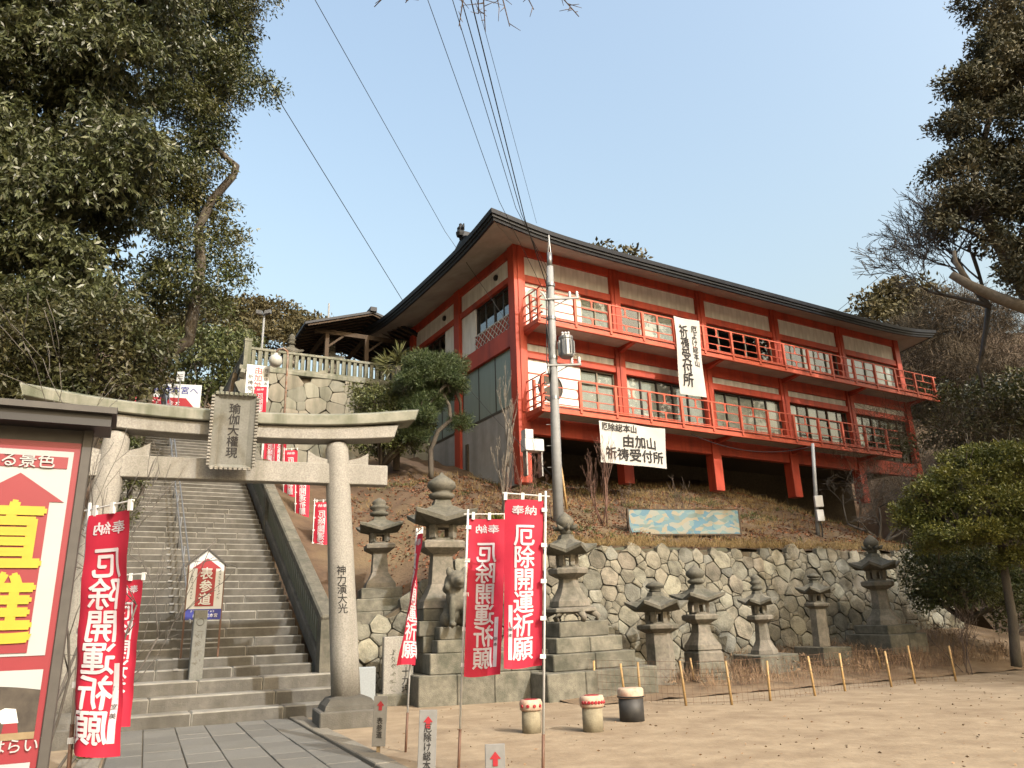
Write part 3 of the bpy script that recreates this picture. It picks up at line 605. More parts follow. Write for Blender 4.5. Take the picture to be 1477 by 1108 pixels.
# balconies: deck, fascia, brackets, railing
hg = [(-.09, 0), (.09, 0), (.035, .09), (.03, .19), (.035, .29), (.09, .38), (-.09, .38), (-.035, .29), (-.03, .19), (-.035, .09)]
strut = MB().prism([(x, -.012, z) for x, z in hg], (0, .024, 0)).mesh('strut', m['rail'])
pst = MB().box(-.055, .055, -.05, .05, -.32, .94).mesh('rail_post', m['rail'])
flr = MB().prism([(x * .8, -.011, z) for x, z in [(-.2, 0), (-.1, .08), (-.06, .2), (-.1, .32), (-.2, .40), (.2, .40), (.1, .32), (.06, .2), (.1, .08), (.2, 0)]], (0, .022, 0)).mesh('post_bracket', m['rail'])
for deck, aend in ((12.80, 26.4), (9.30, 21.9)):
    bf = -1.13
    bal = part('balcony', m['soffit'], MB().box(.30, aend, bf + .06, -.10, deck - .13, deck - .03))
    MB().box(.28, aend + .02, bf + .02, -.10, deck - .028, deck + .01).build('deck', m['rail'], bal)
    bevel(MB().box(.24, aend + .06, bf - .05, bf + .06, deck - .22, deck - .03).build('fascia', m['rail'], bal), .012)
    bevel(MB().box(.24, aend + .06, bf - .09, bf + .02, deck + .012, deck + .07).build('edge_trim', m['rail'], bal), .01)
    bevel(MB().box(.22, .30, bf + .07, -.14, deck - .22, deck - .03).build('fascia', m['rail'], bal), .01)
    for k in range(NB + 1):
        a = k * BAY + (.34 if k == 0 else 0)
        if a < aend: MB().prism([(a - .1, -.1, deck - .14), (a - .1, bf + .08, deck - .14), (a - .1, bf + .08, deck - .21), (a - .1, -.1, deck - .36)], (.2, 0, 0)).build('bracket', m['red'], bal)
    rl = part('railing', m['rail'], MB().beam((-.25, bf, deck + 1.2), (aend + .1, bf, deck + 1.2), .045, .05))
    for z in (.80, .42, .14): MB().beam((.05, bf, deck + z), (aend + .05, bf, deck + z), .03, .035).build('rail', m['rail'], rl)
    a = .30; i = 0
    while a < aend + .05:
        o = link('rail_post', pst, rl); o.location = (a, bf - .04, deck + .2)
        if a + 1.72 < aend + .1 and i > 0:
            for z in (.81, .03): o = link('strut', strut, rl); o.location = (a + .86, bf, deck + z)
        o = link('post_bracket', flr, rl); o.location = (a, bf + .012, deck + .41)
        a += 1.72; i += 1
    for z in (1.2, .80, .42, .14): MB().beam((.30, bf - .35 + (0 if z > 1 else .05), deck + z + .012), (.30, -.1, deck + z + .012), .035, .04).build('rail', m['rail'], rl)
    o = link('rail_post', pst, rl); o.location = (.30, -.62, deck + .2)
# roof: curved eaves, bands, soffit, hip skirt, gabled upper roof
RA0, RA1, RB0, RB1 = -2.05, 26.3, -1.82, 11.95; RID = (RB0 + RB1) / 2
def eave_z(a, b):
    dc = min(math.hypot(a - ca, b - cb) for ca in (RA0, RA1) for cb in (RB0, RB1)); return 16.14 + .42 * math.exp(-(dc / 2.1) ** 1.3)
def ring(inset, dz, n=40):
    pts = []
    for (p, q, k) in (((RA0, RB0), (RA1, RB0), n), ((RA1, RB0), (RA1, RB1), 24), ((RA1, RB1), (RA0, RB1), n), ((RA0, RB1), (RA0, RB0), 24)):
        for i in range(k):
            f = i / k; f = .5 - .5 * math.cos(math.pi * f) if k else f; a, b = lerp(p[0], q[0], f), lerp(p[1], q[1], f)
            ia = min(max(a, RA0 + inset), RA1 - inset); ib = min(max(b, RB0 + inset), RB1 - inset); pts.append((ia, ib, eave_z(a, b) + dz))
    return pts
def band(name, i0, z0, i1, z1, mt, back=.25):
    r0, r1, r2 = ring(i0, z0), ring(i1, z1), ring(i1 + back, z1 + .004); N = len(r0)
    return part(name, mt, MB().add(r0 + r1 + r2, [(k*N+i, k*N+(i+1) % N, (k+1)*N+(i+1) % N, (k+1)*N+i) for k in range(2) for i in range(N)]))
band('eave_band', 0, 0, .03, -.16, m['roof']); band('eave_band', .09, -.155, .10, -.26, m['roofband']); band('eave_band', .15, -.255, .18, -.37, m['roof'], .1)
r0 = ring(.22, -.365); N = len(r0); r1 = [(min(max(a, .05), A1 - .02), min(max(b, .05), DEP), 16.36) for a, b, z in r0]
part('soffit', m['soffit'], MB().add(r0 + r1, [(i, (i+1) % N, N + (i+1) % N, N + i) for i in range(N)]))
def rise(d): return .315 * d + .019 * d * d
r0 = ring(0, 0); r1 = []
for a, b, z in r0:                                                     # skirt up to the upper roof
    d = 2.1; ia = min(max(a, RA0 + 2.8), RA1 - 2.8); ib = min(max(b, RB0 + d), RB1 - d); r1.append((ia, ib, 16.12 + rise(d)))
part('skirt_roof', m['roof'], MB().add(r0 + r1, [(i, (i+1) % N, N + (i+1) % N, N + i) for i in range(N)]))
ga0, ga1 = RA0 + 2.35, RA1 - 2.35; vs = []; fs = []; nb = 12
for i, a in enumerate((ga0, ga1)):
    for j in range(nb + 1):
        b = lerp(RB0 + 2.1, RB1 - 2.1, j / nb); vs.append((a, b, 16.14 + rise(min(b - RB0, RB1 - b))))
fs = [(j, j + 1, nb + 1 + j + 1, nb + 1 + j) for j in range(nb)]
part('upper_roof', m['roof'], MB().add(vs, fs)); ZR = 16.14 + rise(RID - RB0)
for a, s_ in ((ga0 + .35, -1), (ga1 - .35, 1)):
    part('gable', m['roofband'], MB().prism([(a, RB0 + 2.3, 16.9)] + [(a, lerp(RB0 + 2.3, RB1 - 2.3, j / 8), 16.05 + rise(min(lerp(RB0 + 2.3, RB1 - 2.3, j / 8) - RB0, RB1 - lerp(RB0 + 2.3, RB1 - 2.3, j / 8)))) for j in range(9)] + [(a, RB1 - 2.3, 16.9)], (.1, 0, 0)))
    for sg in (-1, 1):
        b0, b1 = (RB0 + 2.1, RID) if sg < 0 else (RB1 - 2.1, RID); z0, z1 = 16.14 + rise(2.1), ZR
        part('bargeboard', m['roof'], MB().beam((a + .32 * s_, b0, z0 - .1), (a + .32 * s_, b1, z1 - .1), .12, .34))
part('ridge', m['roof'], MB().box(ga0 - .1, ga1 + .1, RID - .22, RID + .22, ZR - .1, ZR + .25), .04)
for a in (ga0 - .1, ga1 + .1):
    od = part('ridge_ornament', m['roofband'], MB().lathe([(.2, -.1), (.26, .08), (.16, .22), (.2, .32), (.08, .48), (.1, .54), (.02, .62)], 7, .4, (a, RID, ZR + .1)), .02)
    for sg in (-1, 1): MB().tube([(a, RID + sg * .1, ZR + .3), (a, RID + sg * .28, ZR + .4), (a, RID + sg * .32, ZR + .55)], [.08, .06, .03], 6).build('horn', m['roofband'], od)
# meter box on legs at the foot of the corner
mbx = thing('utility_box', 'cream metal utility box on short legs at the red hall corner', 'box', at(768, 646, 27.2) - Z * .15, R(25))
bevel(MB().box(-.38, .38, -.2, .2, 0, .45).build('cabinet', m['plastic'], mbx), .02); MB().box(-.36, -.05, -.205, .15, .45, .78).build('upper_cabinet', m['plastic'], mbx)
for sx in (-.3, .3): MB().box(sx - .025, sx + .025, -.15, .15, -.9, 0).build('leg', m['metal'], mbx)
# ================================================================ cloth banners on the hall
def hang(name, label, pa, pb, w_, h_, lean):
    t = thing(name, label, 'banner', CB + UB * pa + VB * pb, math.atan2(UB.y, UB.x)); n, k = 10, 16; vs = []
    def P(x, z): return Vector((x + .04 * lean * z / h_, .05 * math.sin(x * 3.2 + z * 1.6) * (1 - .4 * abs(z) / h_) - .02, z))
    for j in range(k + 1):
        for i in range(n + 1): vs.append(P(w_ * i / n, -h_ * j / k))
    MB().add(vs, [(j*(n+1)+i, j*(n+1)+i+1, (j+1)*(n+1)+i+1, (j+1)*(n+1)+i) for j in range(k) for i in range(n)]).build('cloth', m['cloth'], t, True)
    return t, P
b1, P1 = hang('vertical_banner', 'tall white cloth banner with black writing over the upper balcony rail', 7.17, -1.24, 1.45, 3.5, 1); b1.location.z = 14.1
def onb(P, cx, cz): return lambda x, y: P(cx + x, cz + y) + Vector((0, -.02, 0))
lettering(vert('祈祷受付所'), .62, 0 * Z, X, Z, m['ink'], b1, .02, .90, squash=.92, fn=onb(P1, .50, -1.78)); lettering(vert('厄よけ総本山'), .34, 0 * Z, X, Z, m['ink'], b1, .014, .92, fn=onb(P1, 1.12, -1.25))
b2, P2 = hang('wide_banner', 'wide white cloth banner with black writing below the lower balcony', 2.72, -1.3, 3.27, 1.62, 1); b2.location.z = 8.95
lettering('由加山', .52, 0 * Z, X, Z, m['ink'], b2, .022, 1, squash=1.12, fn=onb(P2, 1.95, -.72)); lettering('祈祷受付所', .52, 0 * Z, X, Z, m['ink'], b2, .022, 1, squash=1.12, fn=onb(P2, 1.68, -1.26)); lettering('厄除総本山', .34, 0 * Z, X, Z, m['ink'], b2, .02, 1, fn=onb(P2, .95, -.22))
# ================================================================ utility poles and wires
pp = at(806, 754, 24.6); up_ = thing('utility_pole', 'tall grey concrete utility pole with transformer in front of the red hall', 'utility pole', pp)
HP = at(792, 385, 24.6).z - pp.z; lx = at(793, 385, 24.6).x - pp.x
def pz_(f): return Vector((lx * f, 0, HP * f))
MB().tube([pz_(-.06), pz_(.3), pz_(.7), pz_(1)], [.175, .16, .135, .12], 18).build('shaft', m['pole'], up_, True)
MB().tube([pz_(1), pz_(1.06)], .09, 12).build('cap', m['metal'], up_, True)
for s_ in (-.07, .07): MB().tube([pz_(1.03) + X * s_, pz_(1.1) + X * s_ * .3, pz_(1.14)], .018, 5).build('top_bracket', m['metal'], up_)
tr = bevel(MB().lathe([(.20, 0), (.235, .06), (.235, .62), (.25, .66), (.25, .74), (.15, .78)], 16).build('transformer', m['metal'], up_), .01); tr.location = pz_(.62) + Vector((.46, -.12, -.05))
for i in range(12): q = 2 * math.pi * i / 12; MB().box(.22, .29, -.008, .008, .1, .58).build('fin', m['metal'], tr).rotation_euler = (0, 0, q)
for i in (-1, 0, 1): MB().lathe([(.03, .76), (.055, .8), (.03, .84), (.055, .88), (.03, .93)], 8, 0, (.1 * i, 0, 0)).build('bushing', m['plastic'], tr)
for f, L, nm in ((.855, .98, 'upper'), (.585, .95, 'lower')):
    c = pz_(f); q = c + Vector((L, -.06, .02 if f < .8 else .05)); bevel(MB().beam(c + Vector((-.22, -.14, 0)), q, .07, .07).build('crossarm', m['metal'], up_), .008)
    MB().beam(c - Z * .28, c + Vector((L * .55, -.06, 0)), .03, .03).build('brace', m['metal'], up_)
    for i in (.72, .98): MB().lathe([(.03, .04), (.06, .09), (.035, .12), (.065, .17), (.035, .2), (.06, .25), (.02, .3)], 9, 0, tuple(c + Vector((L * i - .05, -.06, 0)))).build('insulator', m['plastic'], up_, True)
for f in (.12, .2, .28, .36, .44, .52): MB().beam(pz_(f) + Vector((-.3 if int(f * 100) % 16 else .0, 0, 0)), pz_(f) + Vector((.0 if int(f * 100) % 16 else .3, 0, 0)), .016, .016).build('step_bolt', m['metal'], up_)
for i in range(3): q = .10 + .02 * i; MB().tube([pz_(.95) + Vector((-.13, -.05 * i, 0)), pz_(.75) + Vector((-.19, -.05 * i, 0)), pz_(.6) + Vector((-.22 + .1 * i, -.1, 0)), pz_(.52) + Vector((-.14, -.12, 0))], .018, 5).build('cable_loop', m['cable'], up_, True)
for f in (.3, .46, .62, .78, .92): MB().tube([pz_(f - .006), pz_(f + .006)], .16, 14).build('band', m['metal'], up_)
bp_ = thing('bamboo_prop', 'slim bamboo prop standing beside the utility pole', 'bamboo pole', at(817, 726, 24.9)); MB().tube([(0, 0, -.2), (-.06, 0, .6), (-.15, 0, 1.55)], [.045, .04, .035], 8).build('cane', m['bamboo'], bp_, True)
q0 = at(1180, 772, 28.5); p2_ = thing('meter_pole', 'short grey pole with white meter boxes on the brown bank', 'pole', q0)
q1 = at(1172, 640, 28.5) - q0; MB().tube([q1 * -.08, q1 * .5, q1], [.075, .07, .06], 12).build('shaft', m['pole'], p2_, True)
for z, s_ in ((1.0, .30), (.48, .26)): bevel(MB().box(0, s_, -.2, -.06, z, z + .42).build('meter_box', m['plastic'], p2_), .015)
MB().tube([(.1, -.12, .5), (.14, -.12, .2), (.1, -.1, -.2)], .03, 6).build('conduit', m['black'], p2_)
wn = [0]
def wire(label, pts, r_=.011, sag=.0):
    P = []
    for a, b in zip(pts[:-1], pts[1:]):
        for i in range(12): f = i / 12; q = a.lerp(b, f); q.z -= sag * 4 * f * (1 - f); P.append(q)
    P.append(pts[-1]); o = MB().tube(P, r_, 5).build('overhead_wire', m['cable'], None, True); tag(o, label, 'wire', 'overhead wires'); return o
tp = pp + pz_(.97)
wire('black cable hanging from the left tree to the left eave of the hall', [at(320, -10, 20), at(407, 152, 24), at(602, 468, 38)], .016)
wire('lone thin wire falling from the sky to the hall gable, left of the pole bundle', [at(450, -8, 15), at(642, 334, 29), at(735, 470, 28)], .010)
wire('leftmost thin wire of those reaching the utility pole top', [at(615, -6, 14), at(720, 290, 21), tp + Vector((-.05, -.1, -1.2))], .009)
for i, (x0, x1, f) in enumerate(((651, 744, .99), (664, 752, .95), (678, 757, .9))):
    wire(('leftmost', 'middle', 'rightmost')[i] + ' wire of the tight bundle above the utility pole', [at(x0, -6, 14), at(x1, 300 + 8 * i, 22), pp + pz_(f) + Vector((-.1, -.12, 0))], .010 + .003 * i)
wire('rightmost thin wire passing high right of the pole bundle', [at(686, -6, 14), at(774, 322, 30)], .007)
wire('thin wire rising from the hall roof to the right hand trees', [CB + UB * 18 - VB * 1.3 + Z * 16.1, at(1312, 364, 34), at(1400, 300, 34)], .012)
wire('grey wire sagging below the lower balcony to the meter pole', [CB + UB * 7.5 - VB * 1.25 + Z * 8.9, q0 + q1 * .97], .014, .45)
wire('wire slanting down past the pine to the lower bank', [at(640, 520, 29), at(720, 610, 26), at(800, 690, 24.6)], .010)
# ================================================================ stone lanterns
def tier(t, hw, z0, z1, mt, name='base_tier', split=True, cx=0., cy=0., hy=None):
    hy = hy or hw
    if split and hw > .75:                                            # big tiers are made of blocks
        n = max(2, round(hw * 2 / .9)); xs = [cx - hw + 2 * hw * i / n for i in range(n + 1)]
        for i in range(n): bevel(MB().box(xs[i] + .004, xs[i+1] - .004, cy - hy, cy + hy, z0, z1 - .004 * (i % 2)).build('base_block', mt, t), .02)
    else: bevel(MB().box(cx - hw, cx + hw, cy - hy, cy + hy, z0, z1).build(name, mt, t), .02)
def lantern(label, loc, rz, H, n=6, tiers=(), post='flare', mt='lantern', cap='onion', wide=1., group='stone lanterns'):
    """tiers: (half width, z0, z1); H: height of the lantern above the last tier"""
    rg = random.Random(label); t = thing('stone_lantern', label, 'stone lantern', loc, rz, group); t.rotation_euler = (R(rg.uniform(-1.1, 1.1)), R(rg.uniform(-1.3, 1.3)), rz + R(rg.uniform(-7, 7))); st_, dk = m[mt], m['lantern_dark']; zb = 0.
    for hw, z0, z1 in tiers: tier(t, hw, z0, z1, m['block']); zb = z1
    ph = math.pi / n; h = lambda f: zb + H * f; r_ = lambda f: H * f * wide
    if post == 'legs':                                                 # scalloped skirt on curled feet
        for i in range(n):
            a = ph + 2 * math.pi * i / n; d = Vector((math.cos(a), math.sin(a), 0)); MB().tube([d * r_(.15) + Z * h(.1), d * r_(.21) + Z * h(.075), d * r_(.255) + Z * h(.035), d * r_(.23) + Z * h(0)], [H*.035, H*.035, H*.03, H*.022], 7).build('foot', st_, t, True)
        bevel(MB().lathe([(r_(.2), h(.07)), (r_(.25), h(.085)), (r_(.24), h(.115)), (r_(.17), h(.13))], n, ph).build('skirt', st_, t), .01); z0 = .13
    elif post == 'arch':
        bevel(MB().lathe([(r_(.2), h(0)), (r_(.2), h(.09)), (r_(.17), h(.12))], n, ph).build('foot', st_, t), .012); z0 = .12
    else: z0 = 0.
    if post == 'straight': sh = [(r_(.125), h(0)), (r_(.118), h(.50))]; f0 = .50
    else: sh = [(r_(.195), h(z0)), (r_(.185), h(z0 + .05)), (r_(.145), h(z0 + .10)), (r_(.105), h(z0 + .17)), (r_(.09), h(.37)), (r_(.10), h(.385))]; f0 = .385
    bevel(MB().lathe(sh, n, ph).build('shaft', st_, t), .008); k = (.585 - f0) / .2 if post != 'straight' else .55
    f1 = f0 + .095 * (1 if post != 'straight' else .9)
    bevel(MB().lathe([(r_(.11), h(f0)), (r_(.185), h(f0 + .04)), (r_(.19), h(f1 - .015)), (r_(.165), h(f1))], n, ph).build('platform', st_, t), .008)
    f2 = f1 + .115; rb = r_(.105)
    fb = bevel(MB().lathe([(rb, h(f1)), (rb, h(f1 + .02))], n, ph).build('firebox', st_, t), .004)
    for i in range(n):
        a = ph + 2 * math.pi * i / n; d = Vector((math.cos(a), math.sin(a), 0)); MB().obox(d * rb * .86 + Z * (h(f1 + .02) + h(f2)) / 2, d * rb * .16, Vector((-d.y, d.x, 0)) * rb * .22, Z * (h(f2) - h(f1 + .02)) / 2).build('firebox_post', st_, fb)
    MB().lathe([(rb * .98, h(f2 - .02)), (rb * .98, h(f2))], n, ph).build('firebox_rim', st_, fb)
    f3 = f2 + .16; up = H * .055 * wide                                 # roof with lifted corners
    bevel(MB().lathe([(r_(.11), h(f2)), (r_(.25), h(f2 + .012)), (r_(.255), h(f2 + .045)), (r_(.17), h(f2 + .085)), (r_(.085), h(f3 - .01)), (r_(.07), h(f3 + .03))], n, ph,
          corner=[(0, 0), (H * .035, up), (H * .04, up), (H * .012, up * .35), (0, 0), (0, 0)]).build('roof', dk, t), .006)
    c = f3 + .03; q = 1 - c
    if cap == 'onion': pr = [(.05, 0), (.085, .08), (.095, .2), (.06, .28), (.075, .33), (.105, .48), (.10, .62), (.06, .78), (.022, .9), (.006, 1)]
    elif cap == 'ring': pr = [(.045, 0), (.09, .08), (.095, .2), (.06, .3), (.09, .42), (.095, .52), (.06, .62), (.075, .72), (.055, .86), (.008, 1)]
    else: pr = [(.05, 0), (.06, .15), (.05, .3), (.085, .42), (.09, .6), (.06, .8), (.008, 1)]
    MB().lathe([(r_(a * .95), h(c + q * b)) for a, b in pr], 14).build('finial', dk, t, True)
    if cap == 'lotus':
        for i in range(7): a = 2 * math.pi * i / 7; d = Vector((math.cos(a), math.sin(a), 0)); MB().tube([d * r_(.04) + Z * h(c + q * .25), d * r_(.1) + Z * h(c + q * .3), d * r_(.12) + Z * h(c + q * .42)], [H*.02, H*.022, H*.006], 5).build('petal', dk, t, True)
    return t
LR = R(25)
LP = W0 - WN * 2.0                                                     # vertical plane the row of lanterns stands in
def lan(px, py): q = onpl(px, py, LP, WN); return q
# platform of rubble carrying the leftmost lantern
pl = thing('lantern_platform', 'rough stone platform carrying the leftmost lantern beside the torii pillar', 'stone platform', (0, 0, 0))
pA = at(520, 985, 19.6); pdir, pn = yaw(R(18)); pA.z = 0
stone_faces(voronoi(seeds_darts(-.2, 2.9, -.3, 2.0, (.24, .2, .17, .14, .11), rnd, 1500), .9), lambda t, h: -.1 < t < 2.7 and -.1 < h < 1.62, pA, pdir, Z, -pn, m['block'], pl, rnd, .012, .06)
MB().obox(pA + pdir * 1.3 + pn * 1.25 + Z * .78, pdir * 1.38, pn * 1.2, Z * .8).build('core', m['joint'], pl)
bevel(MB().obox(pA + pdir * 1.3 + pn * 1.2 + Z * 1.62, pdir * 1.45, pn * 1.27, Z * .07).build('top_slab', m['block'], pl), .02)
qA = at(548, 880, 20.5); lantern('leftmost stone lantern, square with flared shaft, right of the torii pillar', (qA.x, qA.y, 1.69), R(20), at(548, 718, 20.5).z - 2.62, 4, ((.80, 0, .34), (.66, .34, .66), (.52, .66, .93)), 'flare', cap='ring', wide=1.18)
# broad stepped base with the biggest lantern and the guardian lion
bb = at(692, 1010, 19.2); bb.z = 0
base = thing('stepped_stone_base', 'broad stepped stone base under the biggest lantern and the guardian lion', 'stone base', bb, R(20))
tier(base, 1.72, -.02, .62, m['block'], hy=1.15); tier(base, 1.42, .62, 1.06, m['block'], hy=.95); tier(base, .66, 1.06, 1.42, m['block'], cx=-.76, hy=.62, cy=.3); tier(base, .50, 1.06, 1.34, m['block'], cx=-.74, cy=-.65, hy=.29, split=False); tier(base, .40, 1.34, 1.62, m['block'], cx=-.78, cy=-.65, hy=.26, split=False)
BU, BV = yaw(R(20)); qB = bb - BU * .86 + BV * .3
lantern('biggest stone lantern, four sided with upturned roof, on the broad stepped base', (qB.x, qB.y, 1.42), R(20), at(634, 684, 19.6).z - 2.08, 4, ((.62, 0, .34), (.5, .34, .62)), 'flare', cap='onion', wide=1.12)
lion = thing('guardian_lion', 'weathered stone guardian lion seated on the stepped base behind a red flag', 'statue', bb - BU * .80 - BV * .68 + Z * 1.62, R(200))
mb = MB()
for (c, r_) in (((0,0,.32),(.24,.34,.32)), ((0,.22,.62),(.23,.24,.34)), ((0,.32,1.02),(.22,.24,.22)), ((0,.54,.98),(.12,.16,.11)), ((0,.2,.95),(.28,.2,.28)), ((-.15,.42,.3),(.075,.085,.36)), ((.15,.42,.3),(.075,.085,.36)), ((-.16,.5,.05),(.09,.14,.06)), ((.16,.5,.05),(.09,.14,.06)), ((-.2,.05,.16),(.13,.28,.18)), ((.2,.05,.16),(.13,.28,.18)), ((0,-.34,.55),(.1,.09,.36)), ((-.18,.28,1.2),(.07,.07,.11)), ((.18,.28,1.2),(.07,.07,.11)), ((-.2,.12,.8),(.1,.1,.1)), ((.2,.12,.82),(.1,.1,.1)), ((-.22,.3,.86),(.09,.09,.1)), ((.22,.3,.86),(.09,.09,.1)), ((0,.48,.86),(.1,.13,.05))):
    n1, n2 = 10, 8; vs = [(c[0] + r_[0] * math.sin(math.pi * j / n2) * math.cos(2 * math.pi * i / n1), c[1] + r_[1] * math.sin(math.pi * j / n2) * math.sin(2 * math.pi * i / n1), c[2] + r_[2] * math.cos(math.pi * j / n2)) for j in range(n2 + 1) for i in range(n1)]
    mb.add(vs, [(j*n1+i, (j+1)*n1+i, (j+1)*n1+(i+1) % n1, j*n1+(i+1) % n1) for j in range(n2) for i in range(n1)])
bd = mb.build('body', m['lantern_dark'], lion); rm = bd.modifiers.new('r', 'REMESH'); rm.mode = 'VOXEL'; rm.voxel_size = .035; rm.use_smooth_shade = True
# the row along the wall
q = lan(829, 990); q.z = 0; lantern('tall lantern with lotus finial and curled feet on four stone tiers', (q.x, q.y, 0), LR, lan(829, 740).z - 1.66, 6, ((1.42, -.02, .62), (1.08, .62, .98), (.88, .98, 1.32), (.66, 1.32, 1.66)), 'legs', cap='lotus')
q = lan(955, 972); lantern('short lantern with plain six sided post and mushroom roof by the fence', (q.x, q.y, max(0, q.z - .5)), LR, lan(955, 838).z - max(0, q.z - .5), 6, (), 'straight', cap='ball', wide=1.12)
q = lan(1017, 965); lantern('lantern with wide upturned roof, second right of the tiered one', (q.x, q.y, max(0, q.z - .4)), LR, lan(1017, 814).z - max(0, q.z - .4) - .55, 4, ((.48, -.1, .28), (.40, .28, .55)), 'arch', cap='onion', wide=1.05)
q = lan(1104, 950); lantern('slender flared lantern on a dark tier, left of the thin one', (q.x, q.y, q.z - .3), LR, lan(1104, 828).z - q.z - .12, 6, ((.62, -.1, .42),), 'flare', cap='ring', wide=.9)
q = lan(1186, 938); lantern('thin shafted lantern with a wavy roof in front of the wall end', (q.x, q.y, q.z - .3), LR, lan(1183, 826).z - q.z - .1, 6, ((.55, -.1, .4),), 'straight', cap='onion', wide=.95)
q = lan(1276, 906); lantern('rightmost tall lantern with dark curved roof beside the clipped tree', (q.x, q.y, q.z - .4), LR, lan(1262, 772).z - q.z - .1, 6, ((.78, -.3, .25), (.6, .25, .5)), 'flare', cap='lotus')
for px, Y, top, lab in ((417, 34.5, 482, 'left'), (475, 36.5, 489, 'right')):
    q = at(px, 540, Y); lantern(lab + ' of two stone lanterns on the upper terrace behind the stone fence', (q.x, q.y, 12.6), R(28), at(px, top, Y).z - 12.6, 4, (), 'flare', cap='ring', wide=.8)
# ================================================================ inscribed stones
q = at(573, 1004, 18.4); s1 = thing('inscribed_stone', 'pale upright stone slab carved with black characters beside the stepped base', 'stone marker', (q.x, q.y, 0), R(18))
hs = at(573, 918, q.y).z; bevel(MB().box(-.34, .34, -.11, .11, -.05, hs).build('slab', m['granite'], s1), .02); bevel(MB().box(-.5, .75, -.28, .3, -.06, .24).build('footing', m['block'], s1), .03)
lettering(vert('十九坪'), .2, (.17, -.115, hs * .34), X, Z, m['ink'], s1, .01, .92, 'carving'); scrawl(6, .14, (-.12, -.115, hs * .5), X, Z, m['lantern_dark'], s1, seed=2, name='carving'); scrawl(3, .17, (.17, -.115, hs * .74), X, Z, m['lantern_dark'], s1, seed=3, name='carving')
q = at(527, 1012, 16.9); s2 = thing('blue_grey_slab', 'smooth blue grey stone slab standing behind the torii pillar', 'stone slab', (q.x, q.y + .5, 0), R(18)); bevel(MB().box(-.55, .1, -.09, .09, -.05, at(527, 962, q.y + .5).z).build('slab', mat('bluestone', (.33,.37,.40), (.27,.31,.34), 50, .6, .1, 90, detail=3), s2), .02)
s3 = thing('carved_marker_post', 'slim grey carved stone post at the foot of the stair handrail', 'stone marker', E0 - US * 2.42 - VS * .2 + Z * .75, R(28))
bevel(MB().box(-.13, .13, -.09, .09, -.02, 1.36).build('post', m['plaque'], s3), .015); scrawl(4, .17, (0, -.094, .62), X, Z, m['lantern_dark'], s3, seed=4, name='carving')
MB().tube([(.07 * math.cos(i * math.pi / 8), -.094, 1.12 + .07 * math.sin(i * math.pi / 8)) for i in range(17)], .008, 4).build('crest', m['lantern_dark'], s3)
# ================================================================ signs
sg = thing('stair_sign', 'white and red arrow shaped sign board on thin legs on the stairs', 'sign', E0 - US * 2.30 + VS * .45 + Z * .95, R(28))
zb0, zt0 = .98, 2.45
def sboard(y, pts, mt, nm): return MB().prism([(x, y, z) for x, z in pts], (0, .012, 0)).build(nm, mt, sg)
sboard(0, [(-.36, zb0), (.36, zb0), (.36, 2.18), (0, zt0), (-.36, 2.18)], m['signwhite'], 'board'); sboard(-.014, [(-.36, zb0), (.36, zb0), (.36, 1.2), (-.36, 1.2)], m['blue'], 'blue_strip')
sboard(-.013, [(-.19, 1.26), (.19, 1.26), (.19, 2.06), (.30, 2.06), (0, 2.28), (-.30, 2.06), (-.19, 2.06)], m['signred'], 'red_arrow')
for sx in (-1, 1): MB().beam((sx * .45, 0, 2.10), (0, 0, zt0 + .03), .07, .03).build('gable_trim', m['signframe'], sg); MB().beam((sx * .37, .02, -.35), (sx * .37, .02, 2.2), .035, .035).build('leg', m['brownpole'], sg)
MB().beam((-.37, .02, .5), (.37, .02, .5), .025, .025).build('cross_bar', m['metal'], sg)
lettering(vert('表参道'), .27, (0, -.028, 1.66), X, Z, m['white'], sg, .02, 1.0); lettering('由加神社本宮', .085, (.04, -.03, 1.06), X, Z, m['white'], sg, .006); scrawl(9, .055, (-.02, -.03, 1.15), X, Z, m['white'], sg, 1.0, False, 5)
scrawl(9, .065, (.275, -.028, 1.72), X, Z, m['ink'], sg, seed=6); scrawl(8, .06, (-.275, -.028, 1.66), X, Z, m['ink'], sg, seed=7)
# big direction board at the left edge
SU, SV = yaw(R(27)); SP = at(126, 640, 5.6); SP.z = 0
bs = thing('direction_signboard', 'large red and white direction signboard with yellow characters and dark roof', 'signboard', SP, R(27))
def spx(px, py):
    q = onpl(px, py, SP - SV * .035, SV); e = q - SP; return e.dot(SU), e.z
def sp(pts, mt, nm, d): return MB().prism([(x, -d, z) for x, z in pts], (0, .006, 0)).build(nm, mt, bs)
xr, zt = spx(118, 640); xl = 2 * spx(30, 683)[0] - xr; zlo = .38
MB().box(xl, xr, -.03, .03, zlo, zt).build('panel', m['boardred_shaded'], bs)
def rect(px0, py0, px1, py1): x0, z1 = spx(px0, py0); x1, z0 = spx(px1, py1); return x0, x1, z0, z1
xw = spx(107, 652)[0]; zw1 = spx(100, 652)[1]; zw0 = spx(70, 945)[1]; xlw = xl + (xr - xw)
sp([(xlw, zw0), (xw, zw0), (xw, zw1), (xlw, zw1)], m['boardwhite_shaded'], 'white_field', .036)
zs1, zs0 = spx(95, 660)[1], spx(95, 671)[1]; sp([(xlw + .03, zs0 - .03), (xw - .03, zs0 - .03), (xw - .03, zs1), (xlw + .03, zs1)], m['boardred_shaded'], 'title_strip', .042)
lettering('る景色', .115, (spx(42, 657)[0], -.05, (zs0 - .03 + zs1) / 2), X, Z, m['boardwhite_shaded'], bs, .01)
cx = spx(30, 683)[0]; za = spx(30, 682)[1]; zsh = spx(92, 725)[1]; hw = spx(92, 725)[0] - cx; hb = spx(66, 760)[0] - cx
